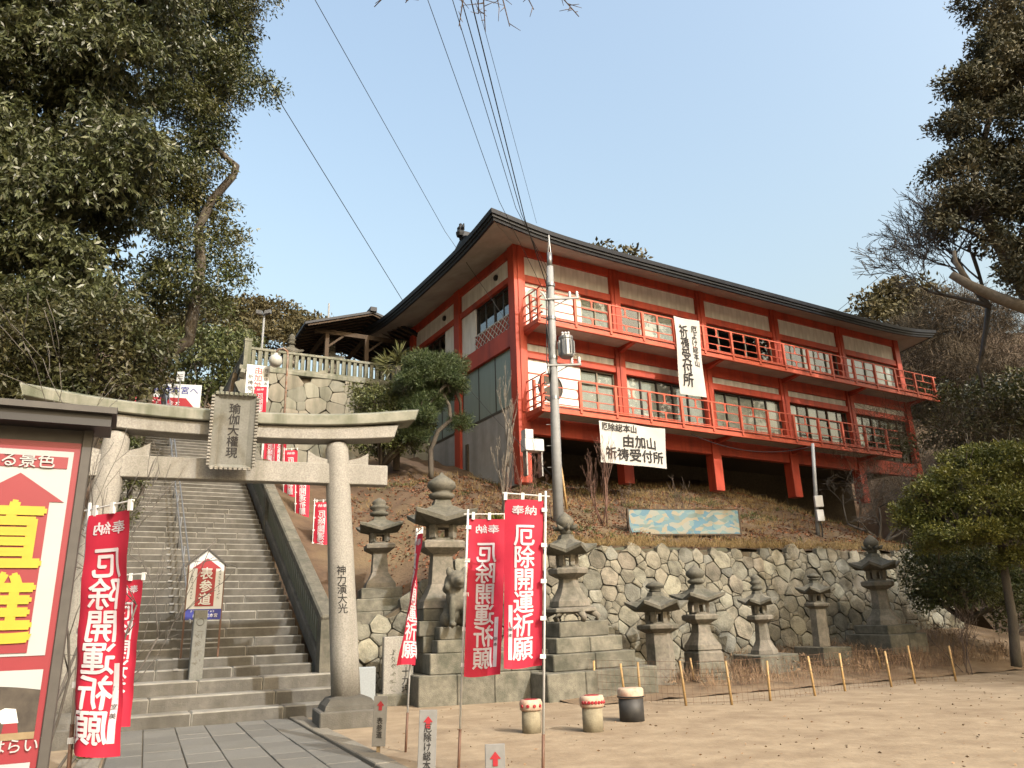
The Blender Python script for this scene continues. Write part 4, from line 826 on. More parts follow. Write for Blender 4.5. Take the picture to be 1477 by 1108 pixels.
sp([(cx - hb, zw0 + .02), (cx + hb, zw0 + .02), (cx + hb, zsh), (cx + hw, zsh), (cx, za), (cx - hw, zsh), (cx - hb, zsh)], m['boardred_shaded'], 'red_arrow', .042)
lettering(vert('直進'), .50, (cx, -.052, (zw0 + zsh) / 2 - .0), X, Z, m['boardyellow_shaded'], bs, .03, .98, squash=.86)
m['photo'] = mat('photo', (.035,.03,.028), (.10,.085,.07), 9, .4); zp1, zp0 = spx(50, 966)[1], spx(40, 1066)[1]; xp = spx(62, 970)[0]; xq = xlw
def vign(x0, x1, z0, z1):
    sp([(x0, z0), (x1, z0), (x1, z1), (x0, z1)], m['photo'], 'photo_print', .036); w_ = x1 - x0; h_ = z1 - z0
    n = 10; sp([(x0 + w_ * i / n, z1 - h_ * (.30 - .08 * math.sin(math.pi * i / n))) for i in range(n + 1)] + [(x1, z1), (x0, z1)], m['boardwhite_shaded'], 'printed_curtain', .039)
    sp([(x0, z0), (x1, z0), (x1, z0 + h_ * .10), (x0, z0 + h_ * .10)], m['stick'], 'printed_counter', .039)
    sp([(x0 + w_ * .70, z0 + h_ * .1), (x0 + w_ * .85, z0 + h_ * .1), (x0 + w_ * .83, z0 + h_ * .24), (x0 + w_ * .71, z0 + h_ * .24)], m['boardred_shaded'], 'printed_skirt', .0395)
    sp([(x0 + w_ * .69, z0 + h_ * .24), (x0 + w_ * .84, z0 + h_ * .24), (x0 + w_ * .80, z0 + h_ * .44), (x0 + w_ * .70, z0 + h_ * .46), (x0 + w_ * .62, z0 + h_ * .40)], m['white'], 'printed_robe', .0395)
    for i in range(4): sp([(x0 + w_ * (.1 + .12 * i), z0 + h_ * .1), (x0 + w_ * (.16 + .12 * i), z0 + h_ * .1), (x0 + w_ * (.16 + .12 * i), z0 + h_ * (.2 + .04 * (i % 2))), (x0 + w_ * (.1 + .12 * i), z0 + h_ * (.2 + .04 * (i % 2)))], m['cream'], 'printed_goods', .0395)
vign(xq, xp, zp0, zp1); zc = spx(30, 1077)[1]; lettering('（おはらい）', .095, (spx(8, 1077)[0], -.045, zc), X, Z, m['boardwhite_shaded'], bs, .008); vign(xq, xp, zlo + .06, zc - .1)
for a0, a1 in ((xr + .002, xr + .07), (xl - .07, xl - .002)): bevel(MB().box(a0, a1, -.05, .05, 0, zt + .12).build('post', m['signframe'], bs), .006)
MB().box(xl - .16, xr + .18, -.22, .16, zt + .10, zt + .19).build('roof_board', m['black'], bs); MB().prism([(xl - .19, -.27, zt + .19), (xl - .19, -.27, zt + .235), (xl - .19, -.03, zt + .30), (xl - .19, .2, zt + .235), (xl - .19, .2, zt + .19)], (xr - xl + .4, 0, 0)).build('roof_cap', m['signframe'], bs)
MB().box(xl, xr, -.02, .04, zt - .0, zt + .1).build('header', m['signframe'], bs)
# small wooden arrow stakes
def stake(px, py, pyt, text, label, wd, lean=0.):
    q = onz(px, py); h_ = at(px, pyt, q.y).z; t = thing('arrow_stake_sign', label, 'sign', (q.x, q.y, 0), R(8), 'small wooden arrow signs'); t.rotation_euler = (0, R(lean), R(8)); w2 = wd / 2
    MB().box(-.025, .025, .012, .04, -.05, h_ * .8).build('stake', m['stick'], t); bevel(MB().box(-w2, w2, -.012, .012, h_ * .17, h_).build('board', m['greywood'], t), .004)
    a = h_ - .06; MB().prism([(-.022, -.018, a - .12), (.022, -.018, a - .12), (.022, -.018, a - .06), (.05, -.018, a - .06), (0, -.018, a), (-.05, -.018, a - .06), (-.022, -.018, a - .06)], (0, .004, 0)).build('red_arrow', m['signred'], t)
    lettering(vert(text), wd * .5, (-.0, -.016, (a - .14 + h_ * .2) / 2), X, Z, m['ink'], t, .012, .95, squash=.9)
stake(545, 1092, 1004, '表参道', 'small grey arrow stake sign nearest the torii base, reading 表参道', .18, 2)
stake(614, 1140, 1024, '厄除け総本山', 'taller grey arrow stake sign between the other two small signs', .19, 2)
stake(716, 1180, 1073, '本', 'small grey arrow stake sign cut by the bottom edge of the view', .18)
# white boards at the top
vs_ = thing('vertical_signboard', 'white vertical signboard with red and black writing below the terrace fence', 'sign', at(371, 552, 30.2) - Z * .8, R(28))
bevel(MB().box(-.46, .46, -.03, .03, 0, 1.55).build('board', m['signwhite'], vs_), .008)
for x_ in (-.4, .4): MB().box(x_ - .03, x_ + .03, .03, .08, -2.6, 1.5).build('post', m['metal'], vs_)
lettering(vert('由加神社'), .33, (.02, -.035, .80), X, Z, m['signred'], vs_, .02, 1.0); lettering(vert('祈祷受付'), .22, (-.28, -.035, .62), X, Z, m['ink'], vs_, .012, 1.15); lettering(vert('厄除総本山'), .17, (.33, -.035, .95), X, Z, m['ink'], vs_, .008, 1.1)
q = at(238, 587, 39.5); tb = thing('top_signboard', 'wide white signboard with blue black writing at the top of the stairs', 'sign', (q.x, q.y, 12.6), R(16))
bevel(MB().box(-1.75, 1.75, -.03, .03, .75, 2.1).build('board', m['signwhite'], tb), .01); lettering('由加神社本宮へ', .46, (0, -.04, 1.72), X, Z, m['blue'], tb, .012); MB().prism([(-1.7, -.04, .8), (1.3, -.04, .8), (1.45, -.04, .8), (1.0, -.04, 1.32), (-1.7, -.04, 1.32)], (0, .006, 0)).build('red_strip', m['signred'], tb); scrawl(7, .3, (-.4, -.05, 1.06), X, Z, m['white'], tb, 1.1, False, 8)
for x_ in (-1.5, 1.5): MB().box(x_ - .04, x_ + .04, .03, .1, 0, 2.0).build('post', m['metal'], tb)
q = at(257, 575, 39); t = thing('square_notice', 'small white square notice on a pole beside the top signboard', 'sign', (q.x, q.y, 12.6)); MB().tube([(0, .04, 0), (0, .04, 2.6)], .03, 6).build('pole', m['metal'], t); bevel(MB().box(-.2, .2, 0, .03, 2.05, 2.6).build('plate', m['signwhite'], t), .006)
for i in range(3): MB().box(-.13, .13, -.006, -.001, 2.2 + .1 * i, 2.23 + .1 * i).build('printed_line', m['ink'], t)
# ================================================================ person at the top of the stairs
q = at(236, 585, 38.6); pe = thing('person', 'person in dark clothes walking past the sign at the stair top', 'person', (q.x, q.y, 12.55), R(70))
J = dict(pel=(0,0,.92), wst=(0,.01,1.1), chs=(0,.02,1.32), nck=(0,.03,1.47), hd=(0,.06,1.56), tp=(0,.06,1.70), ls=(.17,.02,1.40), le=(.22,-.06,1.14), lh=(.2,.08,.92), rs=(-.17,.02,1.40), re=(-.22,.06,1.14), rh=(-.2,.2,.98), lk=(.1,.16,.5), lf=(.1,.08,.08), lt=(.1,.24,.05), rk=(-.1,-.06,.5), rf=(-.1,-.26,.1), rt=(-.1,-.12,.05), lp=(.09,.0,.88), rp=(-.09,0,.88))
K = list(J); ed = [('pel','wst'),('wst','chs'),('chs','nck'),('nck','hd'),('hd','tp'),('chs','ls'),('ls','le'),('le','lh'),('chs','rs'),('rs','re'),('re','rh'),('pel','lp'),('lp','lk'),('lk','lf'),('lf','lt'),('pel','rp'),('rp','rk'),('rk','rf'),('rf','rt')]
me = bpy.data.meshes.new('body'); me.from_pydata([J[k] for k in K], [(K.index(a), K.index(b)) for a, b in ed], []); bo = link('body', me, pe); bo.modifiers.new('s', 'SKIN'); sv = me.skin_vertices[0].data
rd = dict(pel=.15, wst=.14, chs=.16, nck=.06, hd=.095, tp=.085, ls=.07, le=.055, lh=.04, rs=.07, re=.055, rh=.04, lk=.07, lf=.045, lt=.04, rk=.07, rf=.045, rt=.04, lp=.1, rp=.1)
for i, k in enumerate(K): sv[i].radius = (rd[k], rd[k]); sv[i].use_root = (k == 'pel')
bo.modifiers.new('d', 'SUBSURF').render_levels = 2; me.materials.append(mat('coat', (.02,.02,.028), rough=.9)); MB().lathe([(.10, 1.6), (.115, 1.66), (.10, 1.74), (.04, 1.78)], 12, 0, (0, .05, 0)).build('hair', m['black'], pe, True)
# ================================================================ lamps and pavilion on the terrace
q = at(410, 600, 30); gl = thing('globe_lamp', 'rusty white lamp post with a glass globe below the terrace fence', 'street lamp', (q.x, q.y, hz(q.x, q.y) - .1)); tz = at(405, 508, 30).z - gl.location.z
MB().tube([(0, 0, 0), (0, 0, tz - .2), (-.03, 0, tz + .02), (-.2, 0, tz + .16), (-.42, 0, tz + .12), (-.5, 0, tz - .05)], .045, 8).build('post', m['rust'], gl, True)
sp_ = MB().lathe([(.02, .0), (.14, .03), (.24, .13), (.285, .27), (.25, .42), (.14, .53), (.08, .56), (.08, .62)], 18).build('globe', mat('globe', (.62,.63,.60), (.5,.51,.48), 2, .15), gl, True); sp_.location = (-.5, 0, tz - .66)
for px, Y, py, lab in ((375, 34, 452, 'slim pole with two floodlights rising behind the terrace fence'), (470, 36, 438, 'tall slim grey pole in front of the wooden pavilion')):
    q = at(px, 540, Y); t = thing('floodlight_pole', lab, 'pole', (q.x, q.y, 12.6)); h_ = at(px, py, Y).z - 12.6; MB().tube([(0, 0, 0), (0, 0, h_)], [.06, .045], 8).build('post', m['pole'], t, True)
    if px < 400:
        for s_ in (-1, 1): MB().obox((s_ * .2, -.1, h_), (.14, 0, .03 * s_), (0, .1, 0), (0, 0, .09)).build('floodlight', m['metal'], t)
        MB().beam((-.3, 0, h_ - .05), (.3, 0, h_ - .05), .04, .04).build('arm', m['metal'], t)
    else: MB().obox((-.12, 0, h_ - 1.6), (.12, 0, 0), (0, .06, 0), (0, 0, .05)).build('sensor', m['metal'], t)
q = at(515, 520, 37.5); pv = thing('wooden_pavilion', 'open wooden pavilion with dark gabled roof behind the stone fence', 'pavilion', (q.x, q.y, 12.6), R(28)); rz_ = at(500, 468, 37.5).z - 12.85
for x_ in (-2, 0, 2):
    for y_ in (-1.6, 2.4): bevel(MB().box(x_ - .1, x_ + .1, y_ - .1, y_ + .1, 0, rz_ - 1.0).build('post', m['wood'], pv), .01)
for y_ in (-1.6, 2.4): MB().box(-2.6, 2.6, y_ - .08, y_ + .08, rz_ - 1.2, rz_ - .98).build('tie_beam', m['wood'], pv)
for x_ in (-2, 0, 2): MB().box(x_ - .07, x_ + .07, -1.52, 2.32, rz_ - 1.22, rz_ - 1.0).build('cross_beam', m['wood'], pv); MB().beam((x_, -1.6, rz_ - 1.9), (x_ + .8, -1.6, rz_ - 1.2), .08, .1).build('brace', m['wood'], pv)
for s_ in (-1, 1):
    MB().prism([(0, -2.6, rz_), (0, -2.6, rz_ - .12), (s_ * 3.3, -2.6, rz_ - 1.22), (s_ * 3.3, -2.6, rz_ - 1.1)], (0, 6, 0)).build('roof_slope', m['roof'], pv)
    for i in range(13): y_ = -2.5 + i * .48; MB().beam((0, y_, rz_ - .17), (s_ * 3.15, y_, rz_ - 1.23), .07, .09).build('rafter', m['wood'], pv)
MB().box(-.16, .16, -2.7, 3.5, rz_ - .06, rz_ + .16).build('ridge', m['roof'], pv)
# ================================================================ mural panel on the bank
qa, qb = at(908, 768, 24.6), at(1068, 776, 25.6); zt_ = at(908, 735, 24.6).z; d = qb - qa; mu = thing('mural_panel', 'long low panel painted in blue and cream patches standing on the bank', 'mural panel', (qa.x, qa.y, qa.z), math.atan2(d.y, d.x)); Lm = math.hypot(d.x, d.y)
mm = bpy.data.materials.new('mural'); mm.use_nodes = True; N_, L_ = mm.node_tree.nodes, mm.node_tree.links; vo = N_.new('ShaderNodeTexVoronoi'); vo.inputs['Scale'].default_value = 8.5; tc = N_.new('ShaderNodeTexCoord'); mp = N_.new('ShaderNodeMapping'); mp.inputs['Scale'].default_value = (.7, 1, 1.5); mp.inputs['Rotation'].default_value = (0, .5, 0)
no = N_.new('ShaderNodeTexNoise'); no.inputs['Scale'].default_value = 2.2; L_.new(tc.outputs['Object'], no.inputs['Vector']); mxv = N_.new('ShaderNodeMix'); mxv.data_type = 'VECTOR'; mxv.inputs[0].default_value = .25; L_.new(tc.outputs['Object'], mxv.inputs[4]); L_.new(no.outputs['Color'], mxv.inputs[5]); L_.new(mxv.outputs[1], mp.inputs[0]); L_.new(mp.outputs[0], vo.inputs['Vector'])
cr = N_.new('ShaderNodeValToRGB'); cr.color_ramp.interpolation = 'CONSTANT'; L_.new(vo.outputs['Color'], cr.inputs[0])
for i, (p_, c_) in enumerate(((0, (.13,.20,.19)), (.2, (.06,.19,.28)), (.36, (.27,.29,.25)), (.52, (.15,.26,.27)), (.66, (.30,.27,.19)), (.8, (.10,.22,.27)), (.9, (.38,.38,.35)))):
    e_ = cr.color_ramp.elements[i] if i < 2 else cr.color_ramp.elements.new(p_); e_.position = p_; e_.color = (*[v * .55 for v in c_], 1)
L_.new(cr.outputs[0], N_['Principled BSDF'].inputs['Base Color'])
MB().box(0, Lm, -.03, .03, -.05, zt_ - qa.z).build('panel', mm, mu); 
for a0, a1, z0, z1 in ((-.05, 0, -.1, zt_ - qa.z + .03), (Lm, Lm + .05, -.1, zt_ - qa.z + .03), (0, Lm, -.1, -.052), (0, Lm, zt_ - qa.z + .002, zt_ - qa.z + .03)): MB().box(a0, a1, -.045, .04, z0, z1).build('frame', m['wood'], mu)
# ================================================================ drum stools
def stool(px, py, pyt, r_, kind, label):
    q = onz(px, py); t = thing('drum_stool', label, 'stool', (q.x, q.y, 0), R(20), 'drum stools on the sand'); h_ = at(px, pyt, q.y).z
    if kind < 2:
        MB().lathe([(r_ * .86, -.02), (r_ * .88, h_ * .3), (r_ * .86, h_ * .66)], 20).build('body', m['drum'], t, True)
        MB().lathe([(r_ * .9, h_ * .66), (r_ * 1.04, h_ * .72), (r_ * 1.06, h_ * .9), (r_ * .95, h_), (r_ * .3, h_ * 1.01)], 20).build('cap', m['cream'], t, True); MB().lathe([(r_ * .7, h_ * 1.0), (r_ * .6, h_ * 1.015), (r_ * .4, h_ * 1.02)], 20).build('painted_top', m['signred'], t, True)
        for i in range(10 if kind else 4): a = R(200) + i * R(16 if kind else 34); MB().lathe([(.028, 0), (.02, .012)], 8, 0, (0, 0, 0)).build('painted_dot', m['signred'], t).matrix_basis = Matrix.Translation((r_ * 1.055 * math.cos(a), r_ * 1.055 * math.sin(a), h_ * .82)) @ Vector((math.cos(a), math.sin(a), 0)).to_track_quat('Z', 'Y').to_matrix().to_4x4()
    else:
        MB().lathe([(r_, -.02), (r_, h_ * .7)], 22).build('body', m['drumblack'], t, True); MB().lathe([(r_ * 1.03, h_ * .7), (r_ * 1.06, h_ * .78), (r_ * 1.06, h_ * .96), (r_ * .96, h_), (r_ * .2, h_)], 22).build('cap', m['cream'], t, True); MB().tube([(r_ * 1.07 * math.cos(i * math.pi / 12), r_ * 1.07 * math.sin(i * math.pi / 12), h_ * .74) for i in range(25)], .012, 5).build('hoop', m['black'], t)
stool(767, 1057, 1009, .17, 0, 'leftmost drum stool with stone body and red topped cream cap')
stool(856, 1055, 1003, .185, 1, 'middle drum stool with red dotted cream cap and stone body')
stool(912, 1040, 992, .21, 2, 'black bodied drum stool with cream rim, rightmost of the three')
# ================================================================ bamboo stake fence
bf_ = thing('bamboo_fence', 'low fence of tan bamboo stakes and rusty wire mesh round the bed', 'fence')
front = [(823, 1004, 956), (858, 1008, 953), (902, 1012, 957), (924, 1014, 955), (990, 1018, 953), (1056, 1017, 953), (1111, 1011, 953), (1176, 1004, 946), (1219, 997, 942), (1286, 991, 939), (1320, 986, 931), (1379, 983, 931)]; prev = None; rows = MB(); rnd = random.Random(8)
def one(px, py, pyt, zz=0.):
    q = onz(px, py, zz); h_ = at(px, pyt, q.y).z - q.z; ln = rnd.uniform(-.06, .03); o = MB().tube([(0, 0, -.1), (ln * .5, 0, h_ * .5), (ln, 0, h_)], [.026, .025, .024], 8).build('stake', m['bamboo'], bf_, True); o.location = q
    for z_ in (.3, .62): MB().tube([(ln * z_, 0, h_ * z_ - .006), (ln * z_, 0, h_ * z_ + .006)], .029, 8).build('node', m['stick'], o)
    return q, h_
for px, py, pyt in front:
    q, h_ = one(px, py, pyt)
    if prev:
        a, b = prev[0], q; n = int((b - a).length / .14)
        for k in range(6): f = .06 + k * .15; rows.tube([a + Z * f, b + Z * f], .0035, 3)
        for i in range(1, n): p = a.lerp(b, i / n); rows.tube([p + Z * .02, p + Z * .82], .003, 3)
    prev = (q, h_)
for px, py, pyt in ((1079, 966, 942), (1120, 963, 940), (1181, 961, 937), (1224, 957, 932), (1270, 961, 934), (1000, 975, 949)): one(px, py, pyt, .25)
rows.build('wire_mesh', m['wire'], bf_)
# ================================================================ banners on poles
def nobori(label, base, H, rz, lean=(0., 0.), w_=.45, h_=1.8, text='厄除開運祈願', strip='', seed=0, curl=0., sleeve=.5):
    t = thing('nobori_banner', label, 'banner', base, 0, 'red nobori banners'); t.rotation_euler = (R(lean[1]), R(lean[0]), R(rz)); rg = random.Random(seed); ph = rg.uniform(0, 6)
    MB().tube([(0, 0, sleeve), (0, 0, H + .06)], .013, 8).build('pole', m['plastic'], t, True); MB().tube([(0, 0, -.1), (0, 0, sleeve)], .017, 8).build('sleeve', m['brownpole'], t, True)
    MB().tube([(.05, 0, H), (-w_ - .05, 0, H + .02)], .008, 6).build('crossbar', m['plastic'], t)
    def P(x, z, off=0.):                                               # x from the pole leftwards (negative), z below the bar
        f = -z / h_; amp = .022 + .045 * f; y = amp * math.sin(5.2 * x / w_ * .9 + ph + 2.2 * f) + .008 * math.sin(14 * x / w_ + 5 * f + ph) * f + .006 * math.sin(9 * f * 3 + 4 * x / w_) + curl * f * (x / w_) ** 2 * .3; return Vector((x * (1 - .06 * f), y + off, H - .05 + z + .025 * f * math.sin(3 * x / w_ + ph)))
    n, k = 8, 20; vs = [P(-.02 - w_ * i / n, -h_ * j / k) for j in range(k + 1) for i in range(n + 1)]
    cl = MB().add(vs, [(j*(n+1)+i, j*(n+1)+i+1, (j+1)*(n+1)+i+1, (j+1)*(n+1)+i) for j in range(k) for i in range(n)]).build('cloth', m['flag'], t, True)
    c = -.02 - w_ * .5
    for off in (-.006, .006):
        lettering(vert(text), h_ * .142, 0 * Z, X, Z, m['flagtext'], cl, .018, .94, side=-1 if off > 0 else 1, fn=lambda x, y: P(c + x, -h_ * .565 + y, off)); lettering('奉納', h_ * .062, 0 * Z, X, Z, m['flagtext'], cl, .012, fn=lambda x, y: P(c + x * 1.35, -h_ * .072 + y, off))
        if strip:
            MB().add([P(c - w_ * .34 + dx, -h_ * z_, off * .7) for z_ in (.64, .72, .80, .88, .95) for dx in (-.022, .022)], [(2*i, 2*i+1, 2*i+3, 2*i+2) for i in range(4)]).build('name_strip', m['flagtext'], cl); lettering(vert(strip), .042, 0 * Z, X, Z, m['ink'], cl, .006, 1.5, fn=lambda x, y: P(c - w_ * .34 + x, -h_ * .795 + y, off * 1.5))
    for j in range(5): z_ = -h_ * (.06 + .22 * j); MB().box(-.045, .018, -.016, .016, H - .05 + z_ - .022, H - .05 + z_ + .022).build('loop', m['white'], t)
    for i in range(3): x_ = -.04 - w_ * (.06 + .44 * i); MB().box(x_ - .018, x_ + .018, -.012, .012, H - .06, H + .03).build('loop', m['white'], t)
    return t
def flag(label, pxt, pyt, pxb, pyb, Y, rz, sd, ground=True, **kw):      # pole from a top pixel to a bottom pixel, Y metres ahead
    top, bot = at(pxt, pyt, Y), at(pxb, pyb, Y); H = (top - bot).length; d = (top - bot) / H; a = R(rz); lx = d.x * math.cos(a) + d.y * math.sin(a); ly = -d.x * math.sin(a) + d.y * math.cos(a)
    return nobori(label, bot, H, rz, (math.degrees(math.asin(lx)), -math.degrees(math.asin(ly))), seed=sd, **kw)
G = onz(783, 1135); flag('front right red banner of the middle pair, its white characters readable', 787, 716, 783, 1135, G.y, 6, 1, strip='福本')
G = onz(661, 1122); flag('front left red banner of the middle pair, its characters mirrored', 675, 742, 661, 1122, G.y, 186, 2, strip='福本')
flag('nearest red banner at the left edge beside the signboard, characters mirrored', 129, 736, 96, 1150, 6.3, 160, 3, strip='福本室美', w_=.42)
G = onz(133, 1080); flag('red banner half hidden behind the leftmost one near the bottom step', 164, 832, 134, 1080, 9.6, 165, 4, w_=.42, h_=1.62)
G = onz(586, 1085); flag('nearly furled red banner seen edge on between the lanterns and the pillar', 601, 768, 585, 1085, G.y, 108, 5, w_=.40, curl=.6)
for i, (pt, yt, pb, yb, Y, lab) in enumerate(((454, 722, 448, 835, 24, 'lowest red banner on the bank right of the stairs'), (427, 672, 425, 780, 26, 'second red banner up the bank right of the stairs'), (410, 648, 408, 740, 27.5, 'third red banner up the bank right of the stairs'), (396, 628, 394, 705, 30, 'fourth red banner up beside the stairs, behind the tie beam'), (381, 630, 379, 690, 31, 'fifth red banner up beside the stairs, partly behind the plaque'), (366, 556, 364, 620, 30, 'highest red banner, in front of the vertical white signboard'))):
    flag(lab, pt, yt, pb, yb, Y, 186 if i < 5 else 200, 10 + i, w_=.46 if i < 5 else .5, h_=1.75, sleeve=.2)
# ================================================================ trees and plants
def pxb(lst, Y, k=1.0, dj=.5, seed=0, split=0):                                  # (px, py, rx, ry) crown lumps at Y metres -> ellipsoids
    rg = random.Random(seed); out = []
    if split:                                                           # break every lump into boughs with gaps between them
        new = []
        for px, py, rx, ry in lst:
            if rx < 22: new.append((px, py, rx, ry)); continue
            for i in range(split): a = 2 * math.pi * (i + rg.random() * .7) / split; f = rg.uniform(.45, .8); g_ = rg.uniform(.36, .56); new.append((px + rx * f * math.cos(a), py + ry * f * math.sin(a), rx * g_, ry * g_ * .85))
            new.append((px, py, rx * .5, ry * .45))
        lst = new
    for px, py, rx, ry in lst:
        yy = Y + rg.uniform(-1, 1) * dj; c = at(px, py, yy); s = c.length / FPX * .98; out.append((tuple(c), (rx * s * k, max(rx, ry) * s * .9, ry * s * k)))
    return out
def trunk_part(t, pts, Y, r0, r1, mt, dy=0., n=9):
    P = [at(px, py, Y + dy * i / len(pts)) - t.location for i, (px, py) in enumerate(pts)]; Q = []
    for i in range(len(P) - 1):
        for k in range(3): Q.append(P[i].lerp(P[i+1], k / 3))
    Q.append(P[-1]); N = len(Q); return MB().tube(Q, [lerp(r0, r1, i / (N - 1)) for i in range(N)], n).build('trunk', mt, t, True)
def crown_l(t, blobs, *a, **k): L = t.location; return crown('crown', [((c[0]-L.x, c[1]-L.y, c[2]-L.z), r) for c, r in blobs], a[0], t, a[1], **k)
def inner_limbs(t, blobs, root, seed, mt, r0=.09):
    rg = random.Random(seed); mb = MB()
    for c, r in blobs:
        p = root; q = Vector(c) - t.location; mid = p.lerp(q, .5) + Vector((rg.uniform(-.5,.5), rg.uniform(-.5,.5), rg.uniform(-.2,.6))); mb.tube([p, mid, q], [r0, r0 * .7, r0 * .3], 6)
        for k in range(5): d = Vector((rg.gauss(0, 1), rg.gauss(0, 1), rg.gauss(0, .8))).normalized(); mb.tube([q, q + d * r[0] * .5 + Vector((0,0,.1)), q + d * r[0] * .95], [r0 * .35, r0 * .22, r0 * .08], 4)
    mb.build('limbs', mt, t, True)
def tree(label, base, blobs, mt, seed, trunks=(), bark='bark', cat='tree', name='evergreen_tree', limbs=True, group=None, **kw):
    t = thing(name, label, cat, base, 0, group)
    for pts, Y, r0, r1 in trunks: trunk_part(t, pts, Y, r0, r1, m[bark])
    crown_l(t, blobs, m[mt] if isinstance(mt, str) else mt, seed, **kw)
    if limbs: inner_limbs(t, blobs, Vector(limbs) if hasattr(limbs, '__len__') else Vector(blobs[len(blobs)//2][0]) - t.location, seed, m[bark])
    return t
LG = 'trees and shrubs left of the stairs'
bl_ = pxb([(-70, 40, 130, 110), (40, 30, 105, 85), (140, 70, 95, 80), (215, 40, 70, 60), (30, 150, 115, 95), (140, 180, 95, 85), (-50, 260, 120, 110), (60, 290, 105, 95), (150, 300, 75, 75), (10, 410, 105, 85), (110, 420, 85, 70), (-60, 500, 90, 80), (190, 230, 60, 60), (-90, -70, 140, 100), (60, -70, 120, 80), (180, -60, 110, 70)], 20.5, dj=1.6, seed=1, split=5)
q = at(40, 600, 21.5); tree('huge evergreen oak with drooping grey green leaves filling the left edge', (q.x, q.y, hz(q.x, q.y) - .3), bl_, 'leaf_oak', 31, [([(40, 680), (45, 560), (60, 430), (70, 290), (75, 150)], 21.5, .38, .16)], spacing=.56, per=14, rosette=6, sig=.27, L=.23, W=.07, droop=1.0, shell=.45, limbs=False, group=LG)
bl_ = pxb([(255, 20, 75, 60), (325, 30, 45, 45), (285, 100, 60, 55), (345, 95, 28, 32), (370, 130, 20, 16), (240, 150, 60, 50), (300, 178, 42, 24), (215, 260, 65, 60), (250, 330, 55, 50), (305, 300, 28, 30), (318, 345, 36, 30), (330, 395, 28, 24), (270, 410, 50, 45), (225, 410, 45, 55), (403, 132, 8, 9), (385, 118, 10, 8), (300, -50, 80, 60), (318, 440, 24, 22), (200, 470, 40, 30), (322, 95, 40, 36), (300, 140, 45, 30), (280, 235, 46, 36), (255, 280, 50, 40), (340, 55, 26, 34), (330, 5, 30, 30), (296, 205, 30, 14)], 25.5, dj=1.4, seed=2, split=4)
q = at(205, 610, 26); tree('dark evergreen tree with an exposed crooked trunk against the sky', (q.x, q.y, hz(q.x, q.y) - .3), bl_, 'leaf_deep', 32, [([(196, 640), (215, 545), (240, 512), (272, 492), (281, 440), (290, 380), (286, 330), (306, 288), (336, 254), (341, 240), (326, 228), (306, 206), (270, 186)], 25.6, .27, .08), ([(215, 545), (228, 500), (234, 440), (238, 380)], 25.9, .13, .06)], spacing=.38, per=40, sig=.24, L=.17, W=.06, droop=.5, shell=.5, limbs=False, group=LG)
bl_ = pxb([(15, 505, 65, 42), (95, 500, 65, 45), (165, 520, 50, 38), (40, 560, 80, 40), (140, 560, 60, 30), (-40, 560, 60, 60), (195, 560, 25, 20), (60, 460, 70, 40), (150, 470, 55, 36), (205, 500, 36, 34), (215, 545, 26, 24), (110, 590, 60, 24)], 19.0, dj=.8, seed=3)
q = at(90, 640, 19.2); tree('bronze green understorey shrub below the huge oak, behind the torii left end', (q.x, q.y, hz(q.x, q.y) - .3), bl_, 'leaf_bronze', 33, cat='shrub', name='shrub', spacing=.32, per=34, sig=.2, L=.16, W=.055, droop=.4, shell=.4, limbs=(0, 0, .4), group=LG)
bl_ = pxb([(188, 690, 20, 28), (176, 650, 18, 22), (196, 650, 14, 12), (182, 740, 16, 20)], 23.0, seed=4)
q = at(180, 745, 23); tree('small leafy shrub at the left edge of the stone stairs', (q.x, q.y, q.z - .6), bl_, 'leaf_deep', 34, cat='shrub', name='shrub', spacing=.25, per=26, sig=.14, L=.12, W=.05, shell=.3, limbs=(0, 0, .2), group=LG)
bl_ = pxb([(280, 515, 60, 40), (335, 505, 36, 36), (330, 560, 34, 26), (235, 530, 40, 40), (300, 570, 40, 22)], 46, dj=2, seed=5)
q = at(290, 560, 46); tree('sunlit green tree beyond the top of the stairs', (q.x, q.y, 12.5), bl_, 'leaf_shrub', 35, cat='tree', spacing=.6, per=30, sig=.35, L=.3, W=.12, shell=.5, limbs=(0, 0, 1), group=LG)
# tall tree at the right edge with its broken limb
bl_ = pxb([(1450, 55, 52, 42), (1405, 120, 42, 36), (1465, 140, 55, 42), (1385, 185, 36, 30), (1368, 245, 32, 34), (1425, 230, 50, 38), (1358, 315, 24, 26), (1405, 300, 36, 30), (1462, 300, 45, 40), (1376, 285, 22, 20), (1480, 400, 34, 50), (1505, 70, 80, 70), (1530, 220, 80, 80), (1350, 348, 14, 12), (1500, -30, 90, 60), (1440, 350, 25, 18), (1540, 370, 70, 80)], 31, dj=1.8, seed=6, split=3)
q = at(1520, 640, 31); tt = tree('towering dark brown green tree leaning in at the right edge', (q.x, q.y, hz(q.x, q.y) - .5), bl_, 'leaf_cedar', 36, [([(1535, 660), (1520, 520), (1480, 420), (1440, 350), (1418, 300), (1405, 255), (1425, 180), (1450, 80)], 31.2, .42, .08), ([(1440, 350), (1400, 335), (1365, 318)], 31.2, .10, .04), ([(1480, 420), (1500, 300), (1510, 150)], 31.4, .22, .08)], spacing=.5, per=62, sig=.30, L=.22, W=.09, droop=.1, shell=.45, out=.7, limbs=False)
pt = [at(px, py, 29.5) - tt.location for px, py in ((1500, 452), (1440, 430), (1400, 412), (1372, 396))]; MB().tube(pt, [.26, .24, .2, .16], 10).build('broken_limb', m['barkgrey'], tt, True); MB().tube([pt[2], at(1378, 378, 29.5) - tt.location, at(1376, 362, 29.5) - tt.location], [.14, .1, .07], 8).build('broken_stub', m['barkgrey'], tt, True)
